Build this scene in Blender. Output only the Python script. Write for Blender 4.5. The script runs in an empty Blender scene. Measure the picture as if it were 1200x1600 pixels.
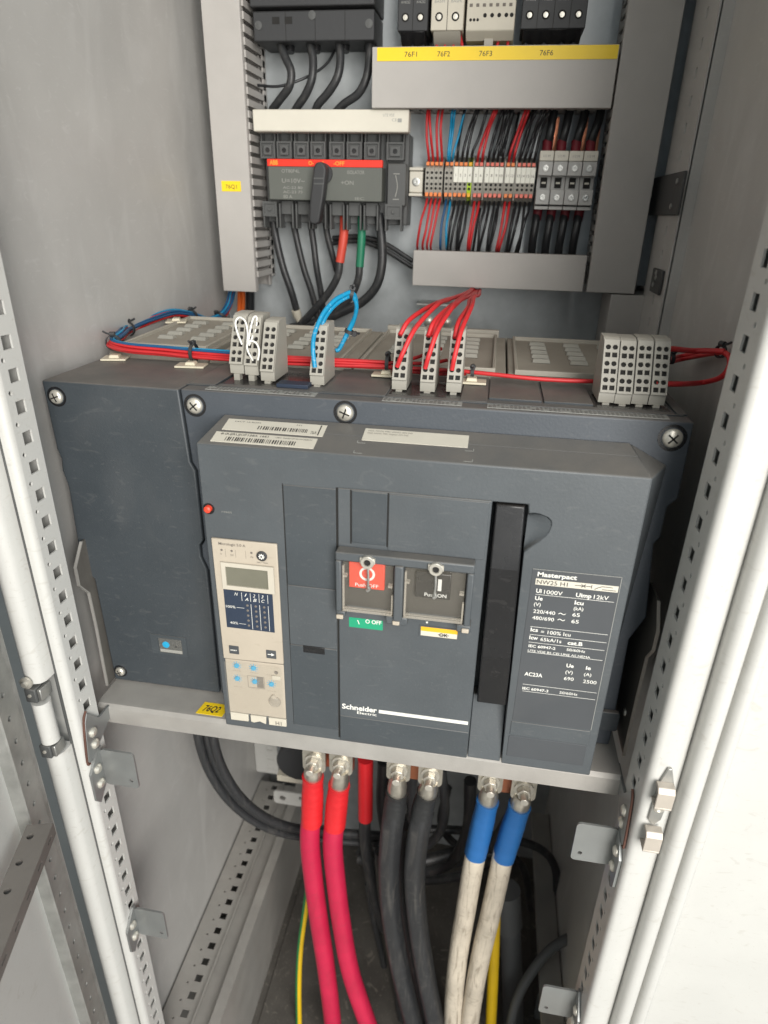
import bpy, bmesh, math, random
from mathutils import Vector, Matrix
from mathutils.geometry import tessellate_polygon
random.seed(7)
S = bpy.context.scene
COL = S.collection
MM = 0.001
# ---------------------------------------------------------------- camera
cd = bpy.data.cameras.new('camera'); cam = bpy.data.objects.new('camera', cd); COL.objects.link(cam)
S.camera = cam
rx = Vector((0.986199, 0.164179, 0.021138)); ry = -Vector((0.088248, -0.413363, -0.906279))
rz = -Vector((-0.140057, 0.895642, -0.422149))
mw = Matrix.Identity(4)
for i in range(3):
    mw[i][0] = rx[i]; mw[i][1] = ry[i]; mw[i][2] = rz[i]
mw.translation = Vector((51.7, -460.45, 294.22)) * MM
cam.matrix_world = mw
cd.sensor_fit = 'VERTICAL'; cd.sensor_height = 36; cd.lens = 1011.3 / 1600 * 36
cd.clip_start = 0.02; cd.clip_end = 60
cd.dof.use_dof = True; cd.dof.focus_distance = 0.60; cd.dof.aperture_fstop = 6.3
S.render.resolution_x = 768; S.render.resolution_y = 1024
# ---------------------------------------------------------------- light
w = bpy.data.worlds.new('World'); S.world = w; w.use_nodes = True
bg = w.node_tree.nodes['Background']; bg.inputs[0].default_value = (0.74, 0.90, 1.0, 1); bg.inputs[1].default_value = 1.0
_t = w.node_tree; _tc = _t.nodes.new('ShaderNodeTexCoord'); _sp = _t.nodes.new('ShaderNodeSeparateXYZ'); _mr = _t.nodes.new('ShaderNodeMapRange')
_mr.inputs[1].default_value = -0.8; _mr.inputs[2].default_value = 0.8; _mr.inputs[3].default_value = 0.17; _mr.inputs[4].default_value = 0.66     # the room is brighter towards its windows on the right
_t.links.new(_tc.outputs['Generated'], _sp.inputs[0]); _t.links.new(_sp.outputs[0], _mr.inputs[0]); _t.links.new(_mr.outputs[0], bg.inputs[1])
def area(name, loc, target, sx, sy, power, col):
    l = bpy.data.lights.new(name, 'AREA'); l.shape = 'RECTANGLE'; l.size = sx; l.size_y = sy; l.energy = power; l.color = col
    o = bpy.data.objects.new(name, l); COL.objects.link(o); o.location = loc
    d = Vector(target) - Vector(loc); o.rotation_euler = d.to_track_quat('-Z', 'Y').to_euler()
    return o
area('window_light', (0.98, -2.05, 0.55), (-0.08, 0.1, -0.1), 1.2, 2.2, 93, (1.0, 0.968, 0.915))
area('overhead_fill', (0.55, -1.7, 2.1), (0.0, 0.3, 0.1), 0.9, 1.0, 16, (1.0, 0.95, 0.88))  # added soft fill from above, no known lamp
S.view_settings.view_transform = 'Standard'; S.view_settings.look = 'None'
S.view_settings.exposure = 0.08; S.view_settings.gamma = 1
# ---------------------------------------------------------------- materials
def mat(name, col, rough=0.5, metal=0.0, var=0.06, nscale=18.0, dust=0.0, dustcol=(0.30, 0.26, 0.215), bump=0.0, bscale=400.0,
        smudge=0.0, scol=(0.3, 0.3, 0.3), spec=0.5, streak=None, coat=0.0, speck=0.0, spcol=(0.25, 0.24, 0.22)):
    m = bpy.data.materials.new(name); m.use_nodes = True
    nt = m.node_tree; N = nt.nodes; L = nt.links; b = N['Principled BSDF']
    b.inputs['Roughness'].default_value = rough; b.inputs['Metallic'].default_value = metal
    b.inputs['Specular IOR Level'].default_value = spec
    b.inputs['Coat Weight'].default_value = coat
    tc = N.new('ShaderNodeTexCoord')
    nz = N.new('ShaderNodeTexNoise'); nz.inputs['Scale'].default_value = nscale; nz.inputs['Detail'].default_value = 6
    nz.inputs['Roughness'].default_value = 0.62
    L.new(tc.outputs['Object'], nz.inputs['Vector'])
    cr = N.new('ShaderNodeValToRGB'); e = cr.color_ramp.elements
    e[0].position = 0.3; e[1].position = 0.72
    e[0].color = tuple(c * (1 - var) for c in col) + (1,); e[1].color = tuple(min(1, c * (1 + var)) for c in col) + (1,)
    L.new(nz.outputs['Fac'], cr.inputs[0]); out = cr.outputs[0]
    if smudge > 0:      # rubbed marks and stains with a shape of their own
        n2 = N.new('ShaderNodeTexNoise'); n2.inputs['Scale'].default_value = 5.5; n2.inputs['Detail'].default_value = 8
        n2.inputs['Distortion'].default_value = 1.3
        mp = N.new('ShaderNodeMapping')
        if streak: mp.inputs['Scale'].default_value = streak
        L.new(tc.outputs['Object'], mp.inputs['Vector']); L.new(mp.outputs[0], n2.inputs['Vector'])
        mr = N.new('ShaderNodeMapRange'); mr.inputs[1].default_value = 0.52; mr.inputs[2].default_value = 0.75; mr.inputs[4].default_value = smudge
        L.new(n2.outputs['Fac'], mr.inputs[0])
        mx = N.new('ShaderNodeMix'); mx.data_type = 'RGBA'; L.new(mr.outputs[0], mx.inputs[0]); L.new(out, mx.inputs[6])
        mx.inputs[7].default_value = scol + (1,); out = mx.outputs[2]
    if speck > 0:       # grains of dust and small scuffs
        n5 = N.new('ShaderNodeTexNoise'); n5.inputs['Scale'].default_value = 420; n5.inputs['Detail'].default_value = 2
        n6 = N.new('ShaderNodeTexNoise'); n6.inputs['Scale'].default_value = 34; n6.inputs['Detail'].default_value = 9; n6.inputs['Distortion'].default_value = 2.5
        m6 = N.new('ShaderNodeMapping'); m6.inputs['Scale'].default_value = (1.0, 1.0, 2.6); m6.inputs['Rotation'].default_value = (0.3, 0.7, 0.2)
        L.new(tc.outputs['Object'], n5.inputs['Vector']); L.new(tc.outputs['Object'], m6.inputs['Vector']); L.new(m6.outputs[0], n6.inputs['Vector'])
        a5 = N.new('ShaderNodeMapRange'); a5.inputs[1].default_value = 0.66; a5.inputs[2].default_value = 0.74; a5.inputs[4].default_value = speck
        a6 = N.new('ShaderNodeMapRange'); a6.inputs[1].default_value = 0.60; a6.inputs[2].default_value = 0.70; a6.inputs[4].default_value = speck * 0.8
        L.new(n5.outputs['Fac'], a5.inputs[0]); L.new(n6.outputs['Fac'], a6.inputs[0])
        ad = N.new('ShaderNodeMath'); ad.operation = 'MAXIMUM'; L.new(a5.outputs[0], ad.inputs[0]); L.new(a6.outputs[0], ad.inputs[1])
        mx = N.new('ShaderNodeMix'); mx.data_type = 'RGBA'; L.new(ad.outputs[0], mx.inputs[0]); L.new(out, mx.inputs[6])
        mx.inputs[7].default_value = spcol + (1,); out = mx.outputs[2]
    if dust > 0:        # dust lying on top faces
        g = N.new('ShaderNodeNewGeometry'); sx = N.new('ShaderNodeSeparateXYZ'); L.new(g.outputs['Normal'], sx.inputs[0])
        mr = N.new('ShaderNodeMapRange'); mr.inputs[1].default_value = 0.35; mr.inputs[2].default_value = 0.95; mr.inputs[4].default_value = dust
        L.new(sx.outputs[2], mr.inputs[0])
        n3 = N.new('ShaderNodeTexNoise'); n3.inputs['Scale'].default_value = 26; n3.inputs['Detail'].default_value = 7
        L.new(tc.outputs['Object'], n3.inputs['Vector'])
        m3 = N.new('ShaderNodeMapRange'); m3.inputs[1].default_value = 0.3; m3.inputs[2].default_value = 0.62; m3.inputs[3].default_value = 0.55
        L.new(n3.outputs['Fac'], m3.inputs[0])
        mu = N.new('ShaderNodeMath'); mu.operation = 'MULTIPLY'; L.new(mr.outputs[0], mu.inputs[0]); L.new(m3.outputs[0], mu.inputs[1])
        mx = N.new('ShaderNodeMix'); mx.data_type = 'RGBA'; L.new(mu.outputs[0], mx.inputs[0]); L.new(out, mx.inputs[6])
        mx.inputs[7].default_value = dustcol + (1,); out = mx.outputs[2]
    L.new(out, b.inputs['Base Color'])
    r2 = N.new('ShaderNodeMapRange'); r2.inputs[3].default_value = max(0.03, rough - 0.09); r2.inputs[4].default_value = min(1, rough + 0.12)
    L.new(nz.outputs['Fac'], r2.inputs[0]); L.new(r2.outputs[0], b.inputs['Roughness'])
    if bump > 0:
        n4 = N.new('ShaderNodeTexNoise'); n4.inputs['Scale'].default_value = bscale; n4.inputs['Detail'].default_value = 3
        L.new(tc.outputs['Object'], n4.inputs['Vector'])
        bp_ = N.new('ShaderNodeBump'); bp_.inputs['Strength'].default_value = bump; bp_.inputs['Distance'].default_value = 0.0006
        L.new(n4.outputs['Fac'], bp_.inputs['Height']); L.new(bp_.outputs[0], b.inputs['Normal'])
    return m
K = {}
K['cover'] = mat('blue_slate_cover_plastic', (0.054, 0.063, 0.075), 0.5, dust=0.6, dustcol=(0.20, 0.175, 0.15), bump=0.25, smudge=0.15, scol=(0.10, 0.10, 0.10), var=0.06, speck=0.14, spcol=(0.18, 0.18, 0.175))
K['slate'] = mat('slate_plastic', (0.041, 0.049, 0.056), 0.48, speck=0.2, spcol=(0.16, 0.16, 0.155), streak=(2, 2, 1.4), dust=0.66, dustcol=(0.20, 0.175, 0.15), bump=0.25, smudge=0.28, scol=(0.085, 0.088, 0.09), var=0.07)
K['slate_face'] = mat('slate_face_plastic', (0.071, 0.080, 0.087), 0.45, speck=0.17, spcol=(0.17, 0.17, 0.165), dust=0.6, dustcol=(0.19, 0.17, 0.145), bump=0.22, smudge=0.22, scol=(0.12, 0.12, 0.118), var=0.07)
K['slate_blue'] = mat('slate_blue_plastic', (0.051, 0.060, 0.067), 0.45, speck=0.17, spcol=(0.16, 0.16, 0.155), dust=0.4, bump=0.2, smudge=0.2, scol=(0.10, 0.10, 0.10))
K['slate_panel'] = mat('nameplate_slate', (0.058, 0.063, 0.069), 0.6, smudge=0.3, scol=(0.10, 0.10, 0.10))
K['navy'] = mat('navy_print', (0.022, 0.034, 0.060), 0.5)
K['black'] = mat('black_plastic', (0.012, 0.012, 0.013), 0.24, speck=0.12, spcol=(0.10, 0.095, 0.09), dust=0.3, dustcol=(0.12, 0.11, 0.10), smudge=0.25, scol=(0.05, 0.046, 0.042))
K['blackm'] = mat('matt_black_plastic', (0.030, 0.031, 0.033), 0.55, dust=0.4, dustcol=(0.10, 0.095, 0.09), smudge=0.25, scol=(0.05, 0.048, 0.045))
K['dkgrey'] = mat('dark_grey_plastic', (0.078, 0.080, 0.079), 0.5, dust=0.4, dustcol=(0.2, 0.19, 0.17), var=0.1)
K['hole'] = mat('socket_interior', (0.012, 0.011, 0.010), 0.8)
K['beige'] = mat('beige_plastic', (0.40, 0.375, 0.32), 0.55, dust=0.55, dustcol=(0.30, 0.265, 0.215), smudge=0.3, scol=(0.28, 0.25, 0.2), bump=0.15, var=0.07)
K['tray'] = mat('dusty_beige_tray', (0.35, 0.325, 0.275), 0.65, dust=0.75, dustcol=(0.245, 0.215, 0.175), smudge=0.5, scol=(0.2, 0.175, 0.14), bump=0.3, var=0.12)
K['louvre'] = mat('pale_louvre', (0.34, 0.33, 0.29), 0.5, var=0.1)
K['termgrey'] = mat('terminal_block_plastic', (0.33, 0.315, 0.275), 0.5, dust=0.3, dustcol=(0.35, 0.31, 0.26), smudge=0.3, scol=(0.3, 0.28, 0.23), var=0.06)
K['unit'] = mat('tan_plastic', (0.44, 0.385, 0.31), 0.5, speck=0.2, spcol=(0.25, 0.21, 0.16), smudge=0.3, scol=(0.34, 0.29, 0.23), var=0.05, dust=0.2)
K['unitlight'] = mat('cream_plastic', (0.56, 0.52, 0.43), 0.45, smudge=0.2, scol=(0.5, 0.46, 0.38), var=0.05)
K['cream'] = mat('cream_cover', (0.60, 0.57, 0.49), 0.5, smudge=0.15, scol=(0.55, 0.51, 0.42), var=0.04)
K['cream2'] = mat('bezel_plastic', (0.50, 0.46, 0.385), 0.42)
K['paper'] = mat('label_paper', (0.60, 0.565, 0.48), 0.5, smudge=0.5, scol=(0.50, 0.46, 0.38), var=0.06)
K['white'] = mat('white_print', (0.72, 0.71, 0.66), 0.6, smudge=0.2, scol=(0.5, 0.5, 0.46))
K['whiteprint'] = K['white']
K['faint'] = mat('worn_pale_print', (0.30, 0.30, 0.28), 0.6)
K['ink'] = mat('black_ink', (0.03, 0.027, 0.025), 0.6)
K['inkgrey'] = mat('grey_ink', (0.16, 0.14, 0.12), 0.6)
K['duct'] = mat('grey_duct_pvc', (0.40, 0.38, 0.358), 0.5, smudge=0.3, scol=(0.27, 0.25, 0.235), var=0.05, dust=0.4, dustcol=(0.25, 0.22, 0.19), bump=0.12, streak=(1, 1, 0.4))
K['yellow'] = mat('yellow_label_tape', (0.86, 0.60, 0.012), 0.42, var=0.04)
K['paint'] = mat('white_powder_coat', (0.53, 0.525, 0.50), 0.36, speck=0.34, spcol=(0.36, 0.33, 0.28), var=0.025, bump=0.12, bscale=900, smudge=0.12, scol=(0.58, 0.55, 0.49), streak=(1, 1, 0.25))
K['wall'] = mat('galvanised_side_sheet', (0.48, 0.468, 0.448), 0.42, metal=0.15, speck=0.22, spcol=(0.68, 0.67, 0.655), var=0.07, nscale=9, smudge=0.42, scol=(0.63, 0.62, 0.60), streak=(3.5, 3.5, 1.3), bump=0.12, bscale=300)
K['galv'] = mat('galvanised_plate', (0.42, 0.445, 0.455), 0.4, metal=0.35, var=0.12, nscale=30, smudge=0.3, scol=(0.28, 0.275, 0.26), bump=0.15, bscale=250)
K['steel'] = mat('zinc_steel', (0.44, 0.44, 0.42), 0.38, metal=0.8, var=0.16, nscale=40, smudge=0.35, scol=(0.26, 0.245, 0.22), streak=(1, 1, 0.3), bump=0.15)
K['shelf'] = mat('shelf_sheet', (0.37, 0.355, 0.33), 0.5, metal=0.3, var=0.09, nscale=26, smudge=0.45, scol=(0.30, 0.265, 0.24), streak=(0.5, 1, 1), bump=0.2, bscale=500)
K['tab'] = mat('dull_zinc_bracket', (0.31, 0.32, 0.315), 0.42, metal=0.6, var=0.1, smudge=0.3, scol=(0.24, 0.22, 0.2))
K['bar'] = mat('grimy_bar_steel', (0.20, 0.185, 0.17), 0.5, metal=0.4, var=0.12, smudge=0.4, scol=(0.11, 0.095, 0.085))
K['recess'] = mat('shade_darkened_steel', (0.15, 0.14, 0.125), 0.5, metal=0.4, var=0.2, smudge=0.5, scol=(0.08, 0.072, 0.065), streak=(3, 3, 0.6))  # steel colour darkened to hold the shade of recess and cheek
K['rust'] = mat('rusty_cut_edge', (0.10, 0.045, 0.032), 0.8, var=0.25, nscale=60)
K['screw'] = mat('nickel_screw', (0.62, 0.59, 0.52), 0.33, metal=0.6, var=0.15, nscale=60)
K['brass'] = mat('tan_zinc_clip', (0.50, 0.45, 0.39), 0.45, metal=0.3, var=0.12)
K['dksteel'] = mat('bracket_paint_hole_shade', (0.055, 0.055, 0.054), 0.5, var=0.1)  # dark bracket paint, also the shade put into the door hole floors
K['floor'] = mat('dirty_floor_sheet', (0.095, 0.087, 0.077), 0.6, speck=0.6, spcol=(0.28, 0.25, 0.21), metal=0.2, var=0.3, nscale=12, smudge=0.7, scol=(0.052, 0.045, 0.04), bump=0.3)
K['red'] = mat('red_wire_pvc', (0.54, 0.024, 0.028), 0.45, var=0.14, speck=0.25, spcol=(0.34, 0.10, 0.09))
K['blue'] = mat('blue_wire_pvc', (0.014, 0.085, 0.20), 0.38, var=0.08)
K['cyan'] = mat('cyan_wire_pvc', (0.008, 0.25, 0.46), 0.35, speck=0.5, spcol=(0.45, 0.62, 0.70), var=0.08)
K['orange'] = mat('orange_wire_pvc', (0.68, 0.13, 0.018), 0.4)
K['whitewire'] = mat('white_wire_pvc', (0.78, 0.77, 0.72), 0.4)
K['cable'] = mat('black_cable_sheath', (0.026, 0.027, 0.029), 0.42, var=0.15, smudge=0.7, scol=(0.085, 0.08, 0.074), streak=(18, 18, 2.2), bump=0.2, speck=0.3, spcol=(0.13, 0.12, 0.11))
K['wireblk'] = mat('black_wire_pvc', (0.016, 0.017, 0.019), 0.35)
K['greycable'] = mat('grey_cable_sheath', (0.10, 0.105, 0.108), 0.5)
K['redcable'] = mat('crimson_cable_sheath', (0.50, 0.014, 0.058), 0.42, speck=0.3, spcol=(0.26, 0.05, 0.06), var=0.12, smudge=0.3, scol=(0.25, 0.02, 0.035), streak=(12, 12, 2))
K['redsleeve'] = mat('red_shrink_sleeve', (0.64, 0.018, 0.024), 0.42, bump=0.5, bscale=160)
K['bluesleeve'] = mat('blue_shrink_sleeve', (0.018, 0.125, 0.36), 0.45, bump=0.5, bscale=160)
K['blacksleeve'] = mat('black_shrink_sleeve', (0.022, 0.023, 0.024), 0.5, bump=0.5, bscale=160)
K['salmon'] = mat('red_phase_sleeve', (0.56, 0.06, 0.035), 0.5)
K['green'] = mat('green_phase_sleeve', (0.012, 0.17, 0.09), 0.5)
K['maroon'] = mat('dark_red_sleeve', (0.15, 0.008, 0.016), 0.5)
K['dirtywhite'] = mat('dirty_white_sheath', (0.54, 0.48, 0.39), 0.6, var=0.2, speck=0.5, spcol=(0.22, 0.18, 0.13), smudge=0.9, scol=(0.16, 0.125, 0.09), streak=(26, 26, 3.0), bump=0.2)
K['copper'] = mat('copper', (0.52, 0.20, 0.11), 0.35, metal=0.9, var=0.15)
K['tin'] = mat('tinned_lug', (0.66, 0.62, 0.54), 0.3, metal=0.9, var=0.2, nscale=60)
K['btnred'] = mat('red_button', (0.72, 0.060, 0.028), 0.4)
K['indgreen'] = mat('green_flag', (0.015, 0.30, 0.155), 0.45)
K['indyellow'] = mat('yellow_flag', (0.80, 0.43, 0.02), 0.45)
K['orangelever'] = mat('orange_lever', (0.84, 0.24, 0.06), 0.45)
K['salmonlever'] = mat('faded_red_lever', (0.78, 0.18, 0.13), 0.45)
K['marker'] = mat('marker_strip', (0.82, 0.81, 0.72), 0.5)
K['gygreen'] = mat('green_yellow_body', (0.42, 0.62, 0.03), 0.45)
K['yelwire'] = mat('yellow_sheath', (0.72, 0.47, 0.01), 0.5, smudge=0.4, scol=(0.3, 0.19, 0.02))
K['greenwire'] = mat('green_stripe', (0.02, 0.15, 0.04), 0.5)
K['lcd'] = mat('lcd_glass', (0.155, 0.15, 0.115), 0.16, var=0.12, nscale=14)
K['fuse'] = mat('fuse_grey_plastic', (0.40, 0.395, 0.38), 0.45, var=0.05)
K['cyanpaint'] = mat('cyan_dial', (0.02, 0.33, 0.56), 0.4)
K['redstrip'] = mat('red_strip', (0.80, 0.030, 0.012), 0.45)
K['swprint'] = mat('faded_grey_print', (0.24, 0.24, 0.22), 0.55)
K['orangeprint'] = mat('orange_print', (0.85, 0.30, 0.03), 0.5)
K['adh'] = mat('tie_base_nylon', (0.64, 0.585, 0.45), 0.5, dust=0.3)
def clear(name, col, alpha, rough=0.12):
    m = bpy.data.materials.new(name); m.use_nodes = True; b = m.node_tree.nodes['Principled BSDF']
    b.inputs['Base Color'].default_value = col + (1,); b.inputs['Roughness'].default_value = rough; b.inputs['Alpha'].default_value = alpha
    return m
K['flap'] = clear('smoky_clear_flap', (0.40, 0.37, 0.31), 0.07, 0.04)
K['swface'] = mat('olive_grey_face', (0.098, 0.104, 0.092), 0.5, var=0.05)
K['guardback'] = mat('guard_recess_plastic', (0.05, 0.046, 0.04), 0.5, smudge=0.5, scol=(0.09, 0.08, 0.064))
K['trans'] = clear('clear_cover', (0.55, 0.50, 0.42), 0.35, 0.2)
K['film'] = clear('clear_film', (0.5, 0.46, 0.38), 0.08, 0.15)
# ---------------------------------------------------------------- mesh builder, millimetres
def catmull(P, n):
    P = [Vector(p) for p in P]
    if len(P) == 2: return [P[0].lerp(P[1], i / n) for i in range(n + 1)]
    out = []
    Q = [P[0] * 2 - P[1]] + P + [P[-1] * 2 - P[-2]]
    for i in range(1, len(Q) - 2):
        p0, p1, p2, p3 = Q[i - 1:i + 3]
        for k in range(n):
            t = k / n
            out.append(0.5 * ((2 * p1) + (p2 - p0) * t + (2 * p0 - 5 * p1 + 4 * p2 - p3) * t * t + (3 * p1 - p0 - 3 * p2 + p3) * t ** 3))
    out.append(P[-1]); return out
class MB:
    def __init__(s): s.bm = bmesh.new(); s.flat = True
    def f(s, vs, mi=0):
        try:
            q = s.bm.faces.new(vs); q.material_index = mi; return q
        except ValueError: return None
    def box(s, x0, x1, y0, y1, z0, z1, mi=0):
        v = [s.bm.verts.new(p) for p in ((x0, y0, z0), (x1, y0, z0), (x1, y1, z0), (x0, y1, z0), (x0, y0, z1), (x1, y0, z1), (x1, y1, z1), (x0, y1, z1))]
        for q in ((0, 3, 2, 1), (4, 5, 6, 7), (0, 1, 5, 4), (1, 2, 6, 5), (2, 3, 7, 6), (3, 0, 4, 7)): s.f([v[i] for i in q], mi)
        return s
    def hull8(s, a, b, mi=0):      # two quads of corners, joined
        va = [s.bm.verts.new(p) for p in a]; vb = [s.bm.verts.new(p) for p in b]
        s.f(va, mi); s.f(vb[::-1], mi)
        for i in range(len(a)):
            j = (i + 1) % len(a); s.f([va[j], va[i], vb[i], vb[j]], mi)
        return s
    def prism(s, pts, ax, a0, a1, mi=0, fn=None):
        def P(p, a):
            r = {'y': (p[0], a, p[1]), 'x': (a, p[0], p[1]), 'z': (p[0], p[1], a)}[ax]
            return fn(*r) if fn else r
        return s.hull8([P(p, a0) for p in pts], [P(p, a1) for p in pts], mi)
    def cyl(s, p0, p1, r0, r1=None, n=20, mi=0, caps=True):
        r1 = r0 if r1 is None else r1
        p0 = Vector(p0); p1 = Vector(p1); d = (p1 - p0).normalized(); a = d.orthogonal().normalized(); b = d.cross(a)
        R = []
        for p, r in ((p0, r0), (p1, r1)):
            R.append([s.bm.verts.new(p + (a * math.cos(2 * math.pi * i / n) + b * math.sin(2 * math.pi * i / n)) * r) for i in range(n)])
        for i in range(n): s.f([R[0][i], R[0][(i + 1) % n], R[1][(i + 1) % n], R[1][i]], mi)
        if caps: s.f(R[0][::-1], mi); s.f(R[1], mi)
        return s
    def tube(s, pts, r, n=10, seg=8, mi=0, taper=None, wob=0.0):
        C = catmull(pts, seg); T = []
        for i in range(len(C)):
            T.append((C[min(i + 1, len(C) - 1)] - C[max(i - 1, 0)]).normalized())
        a = T[0].orthogonal().normalized(); prev = None; rings = []
        for i, (c, t) in enumerate(zip(C, T)):
            a = (a - t * a.dot(t)).normalized(); b = t.cross(a)
            rr = r if taper is None else taper(i / (len(C) - 1)) * r
            ring = []
            for k in range(n):
                q = 2 * math.pi * k / n; x = rr * (1 + (wob * math.sin(5 * q + i * 0.06) if wob else 0))
                ring.append(s.bm.verts.new(c + (a * math.cos(q) + b * math.sin(q)) * x))
            rings.append(ring)
        for i in range(len(rings) - 1):
            for k in range(n): s.f([rings[i][k], rings[i][(k + 1) % n], rings[i + 1][(k + 1) % n], rings[i + 1][k]], mi)
        s.f(rings[0][::-1], mi); s.f(rings[-1], mi)
        return s
    def lathe(s, c, d, prof, n=24, mi=0):   # prof: (distance along d, radius)
        c = Vector(c); d = Vector(d).normalized(); a = d.orthogonal().normalized(); b = d.cross(a); R = []
        for t, r in prof:
            R.append([s.bm.verts.new(c + d * t + (a * math.cos(2 * math.pi * i / n) + b * math.sin(2 * math.pi * i / n)) * max(r, 0.01)) for i in range(n)])
        for j in range(len(R) - 1):
            for i in range(n): s.f([R[j][i], R[j][(i + 1) % n], R[j + 1][(i + 1) % n], R[j + 1][i]], mi)
        s.f(R[0][::-1], mi); s.f(R[-1], mi)
        return s
    def sheet(s, o, u, v, outer, holes, depth=2.0, mi=0, floor=None, wallmi=None, edge=True):
        """flat sheet with real holes; outer/holes are (u,v) loops, walls go back by depth, floor = material index of the hole bottoms"""
        o = Vector(o); u = Vector(u).normalized(); v = Vector(v).normalized(); n = u.cross(v)
        P = lambda p, k=0.0: o + u * p[0] + v * p[1] - n * k
        loops = [outer] + list(holes)
        tri = tessellate_polygon([[Vector((p[0], p[1], 0)) for p in l] for l in loops])
        flat = [p for l in loops for p in l]
        fv = [s.bm.verts.new(P(p)) for p in flat]
        for t in tri:
            q = s.f([fv[i] for i in t], mi)
            if q:
                q.normal_update()
                if q.normal.dot(n) < 0: q.normal_flip()
        wm = mi if wallmi is None else wallmi
        for li, l in enumerate(loops):
            if li == 0 and not edge: continue
            A = [s.bm.verts.new(P(p)) for p in l]; B = [s.bm.verts.new(P(p, depth)) for p in l]
            for i in range(len(l)):
                j = (i + 1) % len(l); s.f([A[i], A[j], B[j], B[i]], wm)
            if li > 0 and floor is not None: s.f(B, floor)
        return s
    def mesh(s, name):
        me = bpy.data.meshes.new(name); s.bm.to_mesh(me); s.bm.free(); return me
def rect(x0, x1, z0, z1): return [(x0, z0), (x1, z0), (x1, z1), (x0, z1)]
def circ(x, z, r, n=12): return [(x + r * math.cos(2 * math.pi * i / n), z + r * math.sin(2 * math.pi * i / n)) for i in range(n)]
def rrect(x0, x1, z0, z1, r, n=4):
    o = []
    for cx, cz, a in ((x1 - r, z0 + r, -90), (x1 - r, z1 - r, 0), (x0 + r, z1 - r, 90), (x0 + r, z0 + r, 180)):
        for k in range(n + 1):
            t = math.radians(a + 90 * k / n); o.append((cx + r * math.cos(t), cz + r * math.sin(t)))
    return o
WP = {}          # world position (mm) of each object's origin
def tag(o, label, cat, group=None, kind=None):
    o['label'] = label; o['category'] = cat
    if group: o['group'] = group
    if kind: o['kind'] = kind
    return o
def thing(name, label, cat, loc, group=None):
    o = bpy.data.objects.new(name, None); COL.objects.link(o); o.empty_display_size = 0.01
    o.location = Vector(loc) * MM; WP[o] = Vector(loc); tag(o, label, cat, group); return o
def obj(name, mb, m, parent=None, bevel=0.0, angle=35, smooth=True, label=None, fix=True, seg=2):
    bm = mb.bm
    if fix: bmesh.ops.recalc_face_normals(bm, faces=bm.faces)
    if parent is None:
        bb = [v.co for v in bm.verts]
        org = Vector(((min(p.x for p in bb) + max(p.x for p in bb)) / 2, (min(p.y for p in bb) + max(p.y for p in bb)) / 2, min(p.z for p in bb)))
    else: org = WP[parent]
    for v in bm.verts: v.co = (v.co - org) * MM
    me = mb.mesh(name)
    for k in (m if isinstance(m, (list, tuple)) else [m]): me.materials.append(K[k] if isinstance(k, str) else k)
    if smooth:
        for p in me.polygons: p.use_smooth = True
        me.set_sharp_from_angle(angle=math.radians(angle))
    o = bpy.data.objects.new(name, me); COL.objects.link(o); WP[o] = org
    if parent is None: o.location = org * MM
    else: o.parent = parent
    if bevel:
        b = o.modifiers.new('bevel', 'BEVEL'); b.width = bevel * MM; b.segments = seg; b.limit_method = 'ANGLE'; b.angle_limit = math.radians(40)
        b.harden_normals = False
    if label: o['label'] = label
    return o
def kids(o): return [c for c in list(bpy.data.objects) if c.parent is o]
def dup(o, delta, label=None, par=None):
    c = o.copy(); COL.objects.link(c); WP[c] = WP[o] + (Vector(delta) if par is None else Vector((0, 0, 0)))
    if par is None: c.location = o.location + Vector(delta) * MM
    else: c.parent = par
    if label: c['label'] = label
    for k in kids(o): dup(k, (0, 0, 0), par=c)
    return c
_tc = {}
def letters(mb, s, x, z, h, w=None, y=0.0, align='l', bold=0.0, mi=0, thick=0.15, xf=None, slant=0.0):
    """real raised lettering in the plane y; h = cap height, w = width in mm"""
    cu = bpy.data.curves.new('t', 'FONT'); cu.body = s; cu.size = 10; cu.offset = bold; cu.resolution_u = 3; cu.fill_mode = 'BOTH'; cu.shear = slant
    to = bpy.data.objects.new('t', cu); COL.objects.link(to)
    me = bpy.data.meshes.new_from_object(to); bpy.data.objects.remove(to); bpy.data.curves.remove(cu)
    if not me.vertices: return
    xs = [v.co.x for v in me.vertices]; x0, x1 = min(xs), max(xs)
    sy = h / 7.0; sx = sy if w is None else w / max(0.01, (x1 - x0))
    W = (x1 - x0) * sx; ox = x - (0 if align == 'l' else W / 2 if align == 'c' else W)
    vs = []
    for v in me.vertices:
        p = (ox + (v.co.x - x0) * sx, y - thick, z + v.co.y * sy)
        if xf: p = xf(*p)
        vs.append(mb.bm.verts.new(p))
    for p in me.polygons:
        if len(set(p.vertices)) > 2: mb.f([vs[i] for i in p.vertices], mi)
    bpy.data.meshes.remove(me)
    return mb
ORD = ['first', 'second', 'third', 'fourth', 'fifth', 'sixth', 'seventh', 'eighth', 'ninth', 'tenth', 'eleventh', 'twelfth', 'thirteenth', 'fourteenth', 'fifteenth', 'sixteenth', 'seventeenth', 'eighteenth']

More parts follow.
